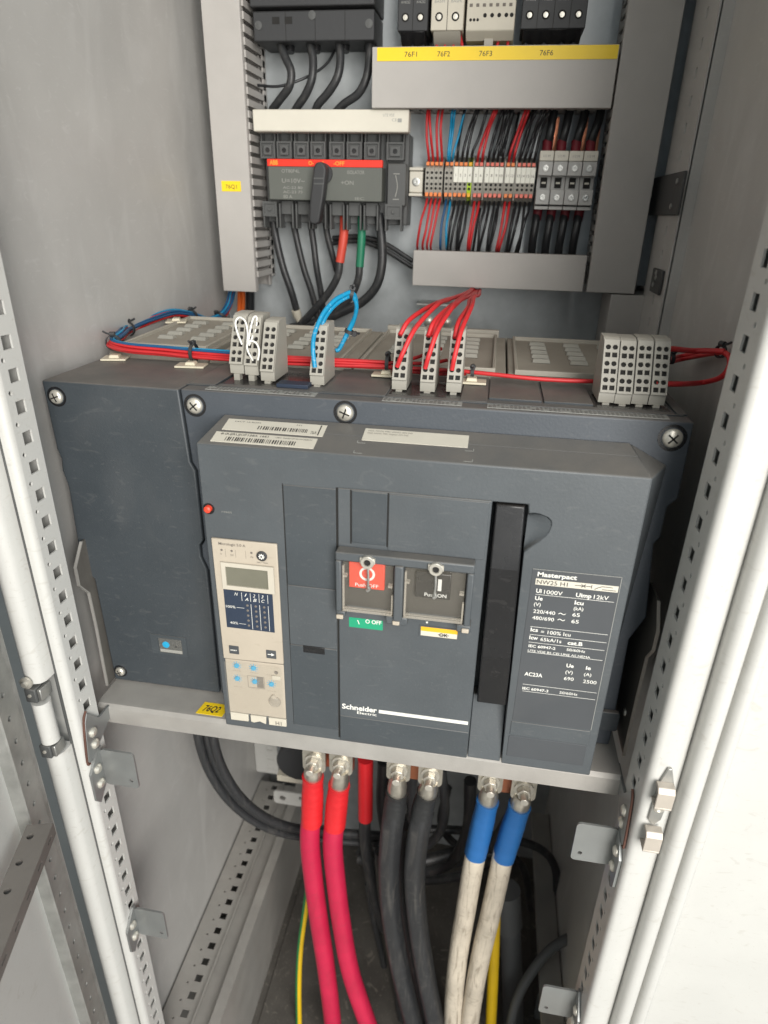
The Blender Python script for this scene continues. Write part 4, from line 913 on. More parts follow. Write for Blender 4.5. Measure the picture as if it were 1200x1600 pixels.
base_((-232, 128, 153.6), 'pale tie base on the dark top left of the blocks', 8, 14, 9); base_((-318, 140, 153.6), 'pale tie base at the bundle bend on the neutral pole', 15, 12, 10)
base_((-41, 128, 156), 'pale tie base left of the middle blocks', 0, 13, 8); base_((37.5, 122, 155.6), 'pale tie base under the single red wire', 0, 13, 8); base_((-248.4,302.0,164.0), 'pale tie base at the rear left corner of the trays', 0, 12, 9)
base_((-327.9,299.2,166.0), 'pale tie base near the side wall', 20, 12, 12)
# white loops
wire([(-165.1,92.0,184.5), (-167.7,90.0,194.6), (-169.6,92.0,202.9), (-167.3,96.0,206.8), (-163.8,100.0,203.1), (-161.4,98.0,193.6), (-160.5,92.0,183.6)], 0.9, 'whitewire', 'left white wire loop on the leftmost block', 'small white wire loops')
wire([(-159.9,94.0,185.5), (-158.8,98.0,196.5), (-156.7,102.0,205.9), (-154.4,104.0,206.3), (-155.2,103.0,197.6), (-157.4,96.0,188.6), (-158.7,92.0,183.7)], 0.9, 'whitewire', 'right upper white wire loop on the leftmost block', 'small white wire loops')
wire([(-155.3,90.0,171.4), (-157.4,86.0,179.3), (-158.9,88.0,184.4), (-157.2,92.0,187.7), (-152.0,92.0,186.3), (-148.8,90.0,180.1), (-149.8,88.0,172.1)], 0.9, 'whitewire', 'lower white wire loop on the second block', 'small white wire loops')
# cyan loop
wire([(-96.5,82.0,170.2), (-98.3,84.0,185.6), (-98.5,92.0,197.7), (-93.9,104.0,212.2), (-87.0,116.0,221.7), (-80.4,125.0,225.8), (-75.0,132.0,227.4), (-72.5,140.0,220.6), (-74.1,145.0,206.4), (-80.9,148.0,192.4), (-89.6,148.0,174.8), (-93.5,146.0,172.5)], 2.0, 'cyan', 'outer cyan wire arching from the lone block', 'cyan wires on the lone block', seg=8)
wire([(-95.5,100.0,194.9), (-93.9,106.0,206.5), (-88.2,116.0,216.3), (-80.7,126.0,222.4), (-74.8,134.0,223.9), (-71.9,140.0,215.1), (-75.6,146.0,201.6), (-82.5,150.0,187.9), (-91.6,151.0,172.9)], 2.0, 'cyan', 'inner cyan wire arching from the lone block', 'cyan wires on the lone block', seg=8)
tie((-75.2,133.0,226.2), (1, .3, -.2), 3.6, 'black tie at the top of the cyan loop', tail=6); tie((-80.5,149.0,190.5), (.4, 0, 1), 3.6, 'black tie low on the cyan loop', up=(1, 0, 0))
# red wires from the lower duct into the middle blocks
T0 = (24.3,450.0,202.1)
def fan(top, mid, end, i, r=2.05):
    wire([top] + mid + [end], r, 'red', i + ' red wire fanning down from the lower duct to the middle blocks', 'red wires fanning to the middle blocks', seg=8)
for nm, T_, x, top_ in (('leftmost upper', (21.0,445.0,204.1), -25.3, True), ('leftmost lower', (19.5,445.0,201.6), -25.3, False), ('second upper', (24.3,450.0,201.3), -1.3, True), ('second lower', (22.9,440.0,203.1), -1.3, False),
                        ('third upper', (27.7,450.0,201.4), 21.3, True), ('third lower', (31.1,450.0,201.6), 21.3, False), ('thin second upper', (26.1,450.0,200.6), 2.6, True)):
    dx = T_[0] - x; j_ = random.uniform(-3, 3)
    if top_: fan(T_, [(x + dx * .86 + j_, 370, 203), (x + dx * .62 + j_, 250, 211 + j_), (x + dx * .34 + 5, 150, 217), (x + dx * .12 + 1, 108, 210)], (x, 96.8, 198.6), nm)
    else: fan(T_, [(x + dx * .88 + j_, 360, 205), (x + dx * .70 + j_, 235, 214 + j_), (x + dx * .46 + 6, 140, 219), (x + dx * .24 + 3, 96, 206), (x + dx * .10 + 1, 83, 188)], (x, 84.9, 174.3), nm)
# red wires at the right
wire([(186.2,108.0,196.5), (199.2,112.0,195.9), (220.0,131.6,191.8), (232.0,129.2,192.8), (243.0,121.0,194.4)], 2.3, 'red', 'upper red wire leaving the rightmost block', 'red wires looping behind the right post')
wire([(185.8,88.0,172.0), (205.6,96.0,170.8), (232.0,126.8,166.2), (241.0,110.6,174.8), (244.0,105.2,185.1), (244.0,110.9,192.3), (243.0,127.1,193.3)], 2.3, 'red', 'lower red wire curving round behind the right post', 'red wires looping behind the right post')
wire([(203.0,140.0,181.6), (234.0,213.9,171.5), (240.0,177.0,182.0), (243.0,127.1,193.3)], 2.1, 'red', 'rear red wire behind the rightmost block', 'red wires looping behind the right post')
wire([(203.7,140.0,178.3), (233.0,203.6,170.4), (238.0,165.0,181.9), (241.0,123.3,192.9)], 1.9, 'red', 'lower rear red wire behind the rightmost block', 'red wires looping behind the right post')
tie((208.8,145.0,182.0), (1, .2, 0), 4, 'black tie behind the rightmost block'); tie((242.0,127.1,193.2), (1, .5, 0), 4.5, 'black tie on the red wires near the right wall')
# orange + blue-black cables leaving the left duct
for i, (u, k_) in enumerate(((375, 0), (380, 1))):
    pass
wire([(-315.3,480.0,187.9), (-317.8,482.0,165.3), (-321.3,484.0,142.1), (-325.3,486.0,113.6)], 3.0, 'orange', 'left orange cable below the tall duct', 'orange cables below the tall duct'); wire([(-310.2,482.0,187.9), (-312.6,484.0,165.3), (-317.1,486.0,142.0), (-321.0,488.0,113.4)], 3.0, 'orange', 'right orange cable below the tall duct', 'orange cables below the tall duct')
wire([(-302.5,490.0,187.4), (-305.1,492.0,160.1), (-310.5,495.0,112.8)], 6.5, 'wireblk', 'thick black cable beside the orange cables')

# ================================================================ SWITCH DISCONNECTOR (under the cream cover)
sw = thing('switch_disconnector', 'dark grey switch with red strip and black rotary handle left of the terminals', 'switch', (-168, 505, 275))
m = MB(); m.box(-262, -72, 468, 508, 277, 382); obj('body', m, 'dkgrey', sw, bevel=1)
m = MB(); m.box(-250, -101.5, 440, 468, 304, 343); f_ = obj('front_face', m, 'swface', sw, bevel=1)
rs = obj('red_strip', MB().box(-250.4, -101.2, 439, 446, 342.6, 350.8), 'redstrip', sw, bevel=.5)
q = MB(); letters(q, 'ABB', -247, 344.3, 5, 11, y=439, bold=.35); letters(q, 'O-', -196, 344.5, 4.4, 7, y=439, bold=.25); letters(q, 'I', -177.5, 344.5, 4.4, None, y=439, bold=.25); letters(q, '-OFF', -163.5, 344.5, 4.4, 14, y=439, bold=.2)
obj('lettering', q, 'orangeprint', rs, fix=False)
q = MB()
for s_, x, z_, h, w_ in (('OT80F4L', -232, 335.5, 4, 24), ('U=10V~', -232, 324, 5, 30), ('AC-22 80', -231, 317, 3, 26), ('AC-23 75', -231, 312, 3, 26), ('80 A', -231, 306, 4, 12), ('ISOLATOR', -146, 335, 4, 22), ('+ON', -154, 323, 4.6, 16), ('IEC', -136, 305.8, 3, 12)): letters(q, s_, x, z_, h, w_, y=440, bold=.05)
obj('lettering', q, 'swprint', f_, fix=False)
m = MB(); m.box(-96.5, -73, 452, 470, 300, 348); sb = obj('side_block', m, 'dkgrey', sw, bevel=1)
q = MB(); q.tube([(-86, 451.5, 335), (-83.5, 451.5, 322), (-86, 451.5, 310)], .7, 5, 4); q.box(-89, -81, 451.3, 452, 336, 337); q.box(-89, -81, 451.3, 452, 307, 308); obj('printed_symbol', q, 'faint', sb)
xs8 = [-262 + 23.9 * k for k in range(8)]
xs8 = [-263, -241, -218.5, -196.5, -172, -149.5, -127, -98.5]
for i, x in enumerate(xs8):
    w_ = 19.5 if i < 7 else 22
    m = MB(); m.sheet((0, 452, 0), (1, 0, 0), (0, 0, 1), rect(x, x + w_, 352, 371.5), [rect(x + 2, x + w_ - 2, 354, 369.5)], 3, floor=0)
    m.box(x + 4.5, x + w_ - 4.5, 451, 455, 356, 367)
    m.box(x, x + 1.6, 455, 470, 352, 384); m.box(x + w_ - 1.6, x + w_, 455, 470, 352, 384)
    c = obj('terminal_shroud', m, 'dkgrey', sw, bevel=.4)
    obj('screw_hole', MB().lathe((x + w_ / 2, 451, 361.5), (0, -1, 0), [(0, 3), (.5, 2.8), (.5, 1.6), (.1, 1.2)], 12), 'black', c)
for i, x in enumerate(xs8):
    m = MB(); w_ = 19.5 if i < 7 else 22
    m.box(x, x + 2, 450, 470, 270, 300); m.box(x + w_ - 2, x + w_, 450, 470, 270, 300)
    if i in (0, 7): m.sheet((0, 449, 0), (1, 0, 0), (0, 0, 1), rect(x, x + w_, 284, 302), [rect(x + 2.5, x + w_ - 2.5, 287, 299)], 2, floor=0); m.lathe((x + w_ / 2, 448.6, 293), (0, -1, 0), [(0, 2.6), (.6, 2.3), (.3, 1)], 10)
    else: m.box(x + 2, x + w_ - 2, 456, 466, 287, 303)
    obj('lower_shroud', m, 'dkgrey', sw, bevel=.4)
kb = MB(); kb.prism([(-184, 341), (-181, 346), (-175, 347), (-169.5, 344), (-168, 338), (-171.5, 312), (-178, 280), (-182, 276), (-188, 276), (-192, 280), (-190.5, 300)], 'y', 418, 436)
kh = obj('rotary_handle', kb, 'blackm', sw, bevel=2.5, seg=3); obj('hub', MB().cyl((-177, 436, 335), (-177, 441, 335), 12, n=24), 'blackm', kh)
q = MB(); q.box(-184, -171, 417.6, 418.2, 322, 323.5); q.box(-184, -171, 417.6, 418.2, 328, 329.5); obj('grip_lines', q, 'dkgrey', kh)
m = MB(); m.box(-265.5, -69.5, 436, 456, 380.5, 404.5); cc = tag(obj('cream_cover', m, 'cream', bevel=1.5), 'cream plastic terminal cover above the dark switch', 'cover')
q = MB(); letters(q, 'UTE VDE', -101, 397, 3, 14, y=436); letters(q, 'CE', -90, 392, 3, 6, y=436); q.box(-83, -78, 435.8, 436, 391, 395)
for v_ in q.bm.verts: v_.co -= WP[cc]; v_.co *= MM
me = q.mesh('lettering'); me.materials.append(K['faint']); o_ = bpy.data.objects.new('lettering', me); COL.objects.link(o_); o_.parent = cc
# cables around it
def cable(pts, r, label, group=None, mt='cable', name='power_cable', parts=(), seg=8, n=14):
    t = thing(name, label, 'cable', pts[0], group)
    obj('sheath', MB().tube(pts, r, n, seg), mt, t, angle=80)
    return t
G1 = 'black cables into the cream cover'
for i, P in enumerate(([(-235.7,465.0,478.0), (-227.6,460.0,461.4), (-219.4,455.0,446.1), (-222.4,455.0,430.9), (-236.8,462.0,418.4), (-250.9,470.0,407.6)],
                       [(-198.6,465.0,477.6), (-192.8,460.0,461.1), (-192.8,455.0,440.7), (-201.4,458.0,424.5), (-214.6,465.0,411.9), (-221.3,470.0,405.5)],
                       [(-161.9,465.0,477.2), (-158.5,460.0,460.8), (-160.7,455.0,441.8), (-172.1,458.0,426.5), (-188.0,465.0,413.9), (-194.5,470.0,405.6)],
                       [(-124.2,465.0,476.8), (-123.1,460.0,460.6), (-125.0,455.0,440.4), (-135.8,458.0,423.7), (-155.1,465.0,413.9), (-167.0,470.0,405.6)])):
    cable(P, 5.0, ORD[i] + ' black cable from the left between the black device and the cream cover', G1)
cable([(-284.1,480.0,438.2), (-262.1,470.0,433.9), (-235.7,466.0,433.2), (-205.0,476.0,444.1), (-183.6,490.0,459.7), (-169.7,495.0,480.5)], 1.6, 'thin black wire crossing the four cables', mt='wireblk', name='wire')
G2 = 'black cables hanging from the switch'
for i, (P, r) in enumerate((([(-258.4,475.0,282.2), (-252.0,470.0,250.1), (-243.7,468.0,217.3), (-234.4,470.0,187.7), (-228.5,478.0,156.2)], 5.0),
               ([(-230.3,475.0,282.8), (-223.3,472.0,250.9), (-215.3,472.0,218.0), (-205.3,476.0,183.8), (-199.8,484.0,147.6)], 4.4),
               ([(-206.0,475.0,283.4), (-200.6,472.0,251.5), (-196.9,472.0,218.6), (-193.2,480.0,183.9), (-192.7,490.0,147.1)], 4.4),
               ([(-184.5,475.0,283.8), (-182.1,478.0,259.9), (-176.2,482.0,235.3), (-170.5,488.0,209.8)], 4.2),
               ([(-110.0,470.0,289.4), (-104.6,462.0,262.4), (-102.5,458.0,230.9), (-109.0,458.0,202.1), (-128.3,462.0,179.9), (-155.1,468.0,165.1), (-190.6,478.0,148.9), (-242.7,490.0,133.8)], 6.2))):
    cable(P, r, ['leftmost black cable below the switch, ending in a cream ferrule', 'second black cable from the left below the switch', 'third black cable from the left below the switch', 'short black cable behind the rotary handle', 'thickest black cable below the switch, rightmost'][i], G2)
t = cable([(-161.1,460.0,232.9), (-164.0,460.0,212.3), (-177.0,464.0,190.5), (-197.5,470.0,167.4), (-224.8,480.0,142.5), (-257.8,490.0,125.6)], 5.2, 'black cable with a red sleeve below the switch', G2); obj('red_sleeve', MB().tube([(-156.8,470.0,288.4), (-156.1,462.0,261.1), (-161.1,460.0,228.9)], 6.0, 14, 6), 'salmon', t, angle=80)
t = cable([(-133.6,460.0,228.1), (-135.3,460.0,209.2), (-145.5,466.0,187.3), (-167.7,474.0,163.8), (-196.9,484.0,145.9), (-239.3,494.0,125.9)], 5.0, 'black cable with a green sleeve below the switch', G2); obj('green_sleeve', MB().tube([(-133.3,470.0,288.9), (-131.5,462.0,261.7), (-133.6,460.0,224.1)], 5.6, 14, 6), 'green', t, angle=80)
cable([(-179.0,495.0,257.8), (-142.0,492.0,260.5), (-105.3,488.0,253.5), (-64.1,484.0,232.1)], 3.2, 'upper of two black cables running right into the lower duct', 'black cables into the lower duct')
cable([(-179.6,497.0,251.1), (-142.4,494.0,254.7), (-105.5,490.0,245.3), (-64.0,486.0,223.7)], 3.2, 'lower of two black cables running right into the lower duct', 'black cables into the lower duct')
cf = MB(); cf.lathe((-230.6,476.0,161.7), Vector((-224.2,486.0,126.0)) - Vector((-230.6,476.0,161.7)), [(0, 6.5), (9, 6.5), (15, 4.2), (38, 4)], 12); tag(obj('ferrule', cf, 'unitlight'), 'cream plastic ferrule on a cable end behind the blocks', 'ferrule')

# ================================================================ TOP DEVICES (cut off by the picture's top edge)
td = thing('fused_switch', 'wide black device at the top left above four cables', 'switch', (-188, 500, 475))
m = MB(); m.box(-262, -115, 446, 508, 475, 505); lo = obj('lower_cover', m, 'blackm', td, bevel=1.5)
m = MB(); m.box(-263, -114, 440, 508, 507.5, 580); obj('upper_cover', m, 'blackm', td, bevel=1.5)
q = MB()
for x in (-222, -186, -150): q.box(x, x + .6, 445.8, 446.2, 475, 505)
q.box(-238, -229, 445.7, 446.2, 492, 499); q.box(-222.5, -213.5, 445.7, 446.2, 492, 499)
obj('seams', q, 'hole', lo)
for x in (-255, -121): obj('screw', MB().lathe((x, 446, 491), (0, -1, 0), [(0, 4.6), (.8, 4.6), (.8, 3), (1.2, 1)], 14), 'dkgrey', lo)
obj('screw', MB().lathe((-189, 446, 500), (0, -1, 0), [(0, 4.6), (.8, 4.6), (.8, 3), (1.2, 1)], 14), 'dkgrey', lo)
for x in (-224, -191, -155, -121): obj('cable_boot', MB().cyl((x, 470, 476), (x, 468, 468), 6, 5.4, n=14), 'black', td)
def module(name, label, x0, x1, zb, mt, nscr, scr='screw', group=None, txt=None, lower='black'):
    t = thing(name, label, 'breaker module', ((x0 + x1) / 2, 500, zb), group)
    m = MB(); m.box(x0, x1, 450, 508, zb, zb + 75); b = obj('housing', m, mt, t, bevel=1.0)
    m = MB(); m.prism([(452, zb), (460, zb - 9), (480, zb - 16), (505, zb - 16), (505, zb)], 'x', x0 + 3, x1 - 3); obj('terminal_foot', m, lower, t, bevel=.8)
    w_ = (x1 - x0) / nscr
    for i in range(nscr):
        cx = x0 + w_ * (i + .5)
        r = MB(); r.lathe((cx, 450, zb + 13), (0, -1, 0), [(0, 4.4), (.5, 4.4), (.5, 3.6), (.05, 3.4)], 16); c = obj('screw_well', r, 'hole', b)
        obj('screw', MB().lathe((cx, 450, zb + 13), (0, -1, 0), [(0, 2.9), (.3, 2.7), (.4, .8)], 12), scr, c)
        if i: obj('seam', MB().box(cx - w_ / 2 - .3, cx - w_ / 2 + .3, 449.7, 450.2, zb, zb + 75), 'hole', b)
    if txt:
        q = MB()
        for i in range(nscr): letters(q, txt, x0 + w_ * (i + .5), zb + 26, 2.6, w_ * .6, y=450, align='c')
        obj('lettering', q, 'faint', b, fix=False)
    return t
module('circuit_module', 'two pole black module at the top, above label 76F1', -88, -53, 484, 'blackm', 2, txt='AV6252')
module('circuit_module', 'two pole cream module at the top with red wires', -49.5, -12, 484, 'unitlight', 2, lower='beige', txt='BA5M')
module('circuit_module', 'four pole black module at the top right', 53, 124.5, 484, 'blackm', 4, txt='AV6252')
ry_ = thing('relay_module', 'cream relay with small screw holes at the top middle', 'relay', (18, 500, 484))
m = MB(); m.prism([(452, 484), (452, 560), (508, 560), (508, 476), (462, 476)], 'x', -9, 46); b = obj('housing', m, 'unitlight', ry_, bevel=1)
q = MB()
for x in (0, 4, 8): q.lathe((x - 4, 452, 494), (0, -1, 0), [(0, 1.6), (.2, 1.5)], 10)
for x in (12, 20, 28, 36, 42): q.lathe((x, 452, 498), (0, -1, 0), [(0, 2.2), (.2, 2.1)], 10)
obj('screw_holes', q, 'hole', b)
q = MB()
for i in range(7): q.box(-6 + i * 7.4, -2.5 + i * 7.4, 451.6, 452, 506, 509)
obj('printed_marks', q, 'inkgrey', b); obj('din_clip', MB().box(13, 23, 456, 470, 469, 477), 'beige', ry_)
for i, (a, b) in enumerate((((-74.9,475.0,489.5), (-71.3,465.0,469.9)), ((-63.3,475.0,489.4), (-58.3,465.0,469.8)))): wire([a, tuple((Vector(a) + Vector(b)) / 2 + Vector((0, -2, 0))), b], 2.0, 'wireblk', ['left', 'right'][i] + ' black wire under the black two pole module', 'black wires at the top')
for i, (a, b) in enumerate((((-42.4,478.0,493.5), (-43.0,465.0,469.6)), ((-39.4,478.0,493.4), (-32.3,465.0,469.5)), ((-22.7,478.0,493.2), (-23.2,465.0,469.4)), ((-18.9,478.0,493.1), (-11.9,465.0,469.3)), ((31.4,478.0,492.5), (27.7,465.0,468.9)), ((39.5,478.0,492.4), (40.3,465.0,468.8)))):
    wire([a, tuple((Vector(a) + Vector(b)) / 2 + Vector((0, -2, 0))), b], 1.8, 'red', ORD[i] + ' red wire from the left at the top above the yellow strip', 'red wires at the top')
for i, (a, b) in enumerate((((62.4,475.0,491.4), (60.2,465.0,468.6)), ((81.4,475.0,491.1), (81.4,465.0,468.4)), ((100.2,475.0,490.9), (101.8,465.0,468.2)), ((119.7,475.0,490.6), (113.3,465.0,468.1)))):
    wire([a, tuple((Vector(a) + Vector(b)) / 2 + Vector((0, -2, 0))), b], 2.8, 'wireblk', ORD[i] + ' black wire from the left under the four pole module', 'black wires under the four pole module')

# ================================================================ TERMINAL RAIL
rail = MB()
for z0, z1, y0, y1 in ((313, 316, 500, 502), (345, 348, 500, 502), (316, 345, 505, 506.5), (315, 316.5, 500, 506), (344.5, 346, 500, 506)): rail.box(-70, 160, y0, y1, z0, z1)
tag(obj('din_rail', rail, 'steel'), 'zinc mounting rail behind the small terminal blocks', 'rail')
ec = thing('end_clamp', 'cream end clamp with a screw at the left end of the rail', 'end clamp', (-62, 500, 312))
obj('clamp_body', MB().box(-71, -53.5, 470, 500, 316, 341), 'cream', ec, bevel=1.5); obj('foot', MB().box(-71, -53.5, 468, 500, 312, 315.5), 'cream', ec, bevel=.6); obj('foot', MB().box(-71, -53.5, 468, 500, 341.5, 345), 'cream', ec, bevel=.6)
obj('screw', MB().lathe((-62, 470, 328.5), (0, -1, 0), [(0, 5), (1, 5), (1.6, 3), (1.2, 1)], 18), 'steel', ec)
def term(x0, w, lever, marker, label, body='termgrey', low='orangelever'):
    t = thing('rail_terminal', label, 'terminal', (x0 + w / 2, 500, 300), 'small terminal blocks on the rail')
    m = MB(); m.prism([(500, 304), (486, 303), (474, 309), (464, 314), (461, 320), (461, 341), (464, 346), (474, 352), (486, 358), (500, 357)], 'x', x0 + .15, x0 + w - .15); b = obj('body', m, body, t)
    obj('upper_lever', MB().box(x0 + .9, x0 + w - .9, 459.6, 466, 347, 351), lever, t, bevel=.4)
    obj('lower_lever', MB().box(x0 + .9, x0 + w - .9, 459.6, 466, 312, 316.5), low, t, bevel=.4)
    q = MB(); q.lathe((x0 + w / 2, 461, 326.2), (0, -1, 0), [(0, 1.7), (.3, 1.6)], 8); q.lathe((x0 + w / 2, 461, 321.2), (0, -1, 0), [(0, 1.7), (.3, 1.6)], 8)
    if not marker: q.lathe((x0 + w / 2, 461, 333), (0, -1, 0), [(0, 1.7), (.3, 1.6)], 8); q.lathe((x0 + w / 2, 461, 339), (0, -1, 0), [(0, 1.7), (.3, 1.6)], 8)
    obj('test_holes', q, 'hole', b)
    if marker:
        mk = obj('marker', MB().box(x0 + .1, x0 + w - .1, 458.8, 461, 328.5, 346), 'marker', t, bevel=.3)
        q = MB(); letters(q, marker, x0 + w / 2, 335, 3.2, None, y=458.7, align='c'); obj('lettering', q, 'inkgrey', mk, fix=False)
    return t
xt = []
proto = term(-49.5, 5.6, 'orangelever', None, 'first terminal on the rail, beside the end clamp')
xt.append(-49.5 + 2.8)
for i in range(1, 4): dup(proto, (5.6 * i, 0, 0), ORD[i] + ' red wired terminal without marker on the rail'); xt.append(-49.5 + 5.6 * i + 2.8)
for i in range(2): dup(proto, (24.5 + 5.6 * i, 0, 0), ORD[i] + ' of the two blue wired terminals'); xt.append(-25 + 5.6 * i + 2.8)
x = -13.5; gi = 0; gx = []
for gsz, lev in ((4, 'orangelever'), (2, 'salmonlever'), (4, 'salmonlever'), (2, 'orangelever'), (4, 'salmonlever')):
    gi += 1
    m = MB(); m.prism([(500, 303), (484, 301), (462, 309), (459.5, 318), (459.5, 343), (462, 353), (484, 360), (500, 359)], 'x', x - 1.6, x - .1)
    tag(obj('end_plate', m, 'termgrey'), ['thin grey end plate before the first marked group', 'thin grey plate between first and second marked groups', 'thin grey plate between second and third marked groups', 'thin grey plate between third and fourth marked groups', 'thin grey plate between fourth and fifth marked groups'][gi - 1], 'end plate', 'thin grey end plates')
    for k in range(gsz):
        gy = gi == 1 and k == 3
        term(x, 5.8, 'indyellow' if gy else lev, str(len(gx) + 1), ('green and yellow earth terminal' if gy else ORD[len(gx)] + ' white marked terminal from the left on the rail'), body='gygreen' if gy else 'termgrey', low='indyellow' if gy else lev)
        gx.append(x + 2.9); x += 5.8
    x += 2.0
# terminal wires
def bend(x0, z0, x1, z1, mt, r, lab, g, ym=452, yt=478):
    zm = (z0 + z1) / 2 + random.uniform(-6, 6); jx = random.uniform(-1.6, 1.6); ym += random.uniform(-4, 5); x1 += random.uniform(-1.2, 1.2)
    wire([(x0, 474, z0), (x0 + (x1 - x0) * .1, 462, z0 + (z1 - z0) * .18), (x0 + (x1 - x0) * .45 + jx, ym, zm), (x0 + (x1 - x0) * .85, 458, z0 + (z1 - z0) * .85), (x1, yt, z1)], r, mt, lab, g, seg=6, n=8)
GU, GL = 'wires from the rail up into the wide duct', 'wires from the rail down into the lower duct'
upx = [-51, -47.5, -36, -32.5]
for i in range(4): bend(xt[i], 351, upx[i], 412, 'red', 1.6, ORD[i] + ' red wire from the left above the unmarked terminals', GU, ym=455)
for i, (a, b, mt) in enumerate(((xt[4], -20, 'cyan'), (xt[4] + 2, -16.5, 'cyan'), (xt[5], -2, 'cyan'))): bend(a, 350, b, 412, mt, 1.5, ORD[i] + ' blue wire from the left above the terminals', GU, ym=462)
for i, (b, mt) in enumerate(((-4, 'wireblk'), (13, 'wireblk'), (16, 'wireblk'), (29, 'wireblk'), (39, 'red'), (42, 'red'), (50, 'wireblk'), (54, 'wireblk'), (60, 'wireblk'), (64, 'wireblk'), (83, 'red'), (86, 'red'), (97, 'wireblk'), (103, 'wireblk'), (108, 'wireblk'), (113, 'wireblk'))):
    x1 = b * .86 - 1
    bend(gx[i], 353, x1, 412, mt, 1.75, ORD[i] + (' wire from the left above the white marked terminals, ' + ('red' if mt == 'red' else 'black')), GU, ym=466)
for i in range(4): bend(xt[i], 311, -57 + i * 6.0, 246, 'red', 1.6, ORD[i] + ' red wire from the left below the unmarked terminals', GL, ym=450)
for i in range(2): bend(xt[4 + i], 309, -27 + i * 9, 246, ['blue', 'cyan'][i], 1.6, ['dark', 'light'][i] + ' blue wire below the terminals', GL, ym=452)
for i in range(16):
    mt = 'red' if i in (4, 5, 10, 11) else 'wireblk'
    bend(gx[i], 307, gx[i] - 6 - (2 if i % 2 else -1), 246, mt, 1.75, ORD[i] + (' wire from the left below the white marked terminals, ' + ('red' if mt == 'red' else 'black')), GL, ym=450)
for i in range(5):
    x = 40 + i * 8.6; wire([(x - 6, 492, 360), (x, 488, 385), (x + 6 + random.uniform(-4, 6), 492, 412)], 1.7, 'wireblk', ORD[i] + ' black wire from the left lying at the back above the rail', 'black wires at the back of the rail', seg=5, n=8)
for i in range(4):
    x = -6 + i * 22; wire([(x + 6, 494, 300), (x + 3, 490, 275), (x, 494, 244)], 1.7, 'wireblk', ORD[i] + ' black wire from the left lying at the back below the rail', 'black wires at the back under the rail', seg=5, n=8)
# four fuse bases
fu = thing('fuse_base', 'leftmost of the four grey modules with round screws on the rail', 'fuse base', (98, 500, 298), 'grey fuse modules on the rail')
fw = 17.0
m = MB(); m.box(90, 90 + fw, 462, 500, 300, 363); hb = obj('housing', m, 'fuse', fu, bevel=.8)
obj('cream_top', MB().box(90.2, 89.8 + fw, 452, 470, 353, 364), 'cream', fu, bevel=.8)
obj('upper_block', MB().box(90.2, 89.8 + fw, 450, 468, 337, 352.6), 'fuse', fu, bevel=.8); obj('lower_block', MB().box(90.2, 89.8 + fw, 450, 468, 305, 322), 'fuse', fu, bevel=.8)
obj('bottom_lip', MB().box(90.2, 89.8 + fw, 454, 470, 299.5, 303.5), 'fuse', fu, bevel=.6)
obj('dark_gap', MB().box(90.5, 89.5 + fw, 460, 466, 303.8, 305), 'hole', fu)
w_ = obj('window', MB().box(94.5, 102.5, 460.8, 464, 324, 335.5), 'hole', fu); obj('window_bar', MB().box(96, 101, 459.5, 461, 328.5, 330.5), 'cream', w_)
for z_ in (345, 313): obj('screw', MB().lathe((98.5, 450, z_), (0, -1, 0), [(0, 3.9), (.6, 3.9), (.9, 3.0), (.5, 1)], 18), 'steel', fu)
q = MB(); letters(q, '1/2 M', 98.5, 357, 2.6, 8, y=452, align='c'); obj('lettering', q, 'swprint', fu, fix=False)
for i in range(1, 4): dup(fu, (17.3 * i, 0, 0), ['', 'second from the left of the four grey modules with round screws', 'third from the left of the four grey modules with round screws', 'rightmost of the four grey modules with round screws'][i])
for i in range(4):
    x = 98.5 + 17.3 * i
    t = cable([(x, 478, 372), (x + 2, 474, 385), (x + 3 + i, 476, 400), (x + 5 + i, 482, 420)], 5.2, ORD[i] + ' heavy black cable from the left above the grey modules', 'heavy cables above the grey modules', mt='wireblk')
    obj('red_sleeve', MB().cyl((x, 472, 362), (x, 477, 376), 5.9, n=14), 'maroon', t)
    t = cable([(x - 3, 478, 296), (x - 4, 472, 280), (x - 5, 474, 262), (x - 4, 484, 243)], 5.2, ORD[i] + ' heavy black cable from the left below the grey modules', 'heavy cables below the grey modules', mt='wireblk')
    obj('red_sleeve', MB().cyl((x - 2, 478, 303), (x - 3.2, 477, 287), 5.9, n=14), 'maroon', t)
# copper behind heavy cables
for i, x in enumerate((109, 144, 160)): tag(obj('copper_strip', MB().box(x - 2.2, x + 2.2, 499, 502, 366, 404), 'copper'), ['left', 'middle', 'right'][i] + ' bare copper strip behind the heavy cables', 'copper strip', 'copper strips')
# small bracket with two bolts under the lower duct
bk = thing('cable_bracket', 'small galvanised ledge with two bolts under the lower duct', 'bracket', (-20, 500, 150))
obj('ledge', MB().box(-55, 0, 470, 509, 176, 179), 'steel', bk, bevel=.5)
obj('leg', MB().box(-52, -3, 505, 509, 120, 176), 'galv', bk, bevel=.5)
for x in (-40, -14): obj('bolt', MB().lathe((x, 505, 150), (0, -1, 0), [(0, 7), (2, 7), (2, 5), (7, 5), (8, 3)], 12), 'screw', bk)

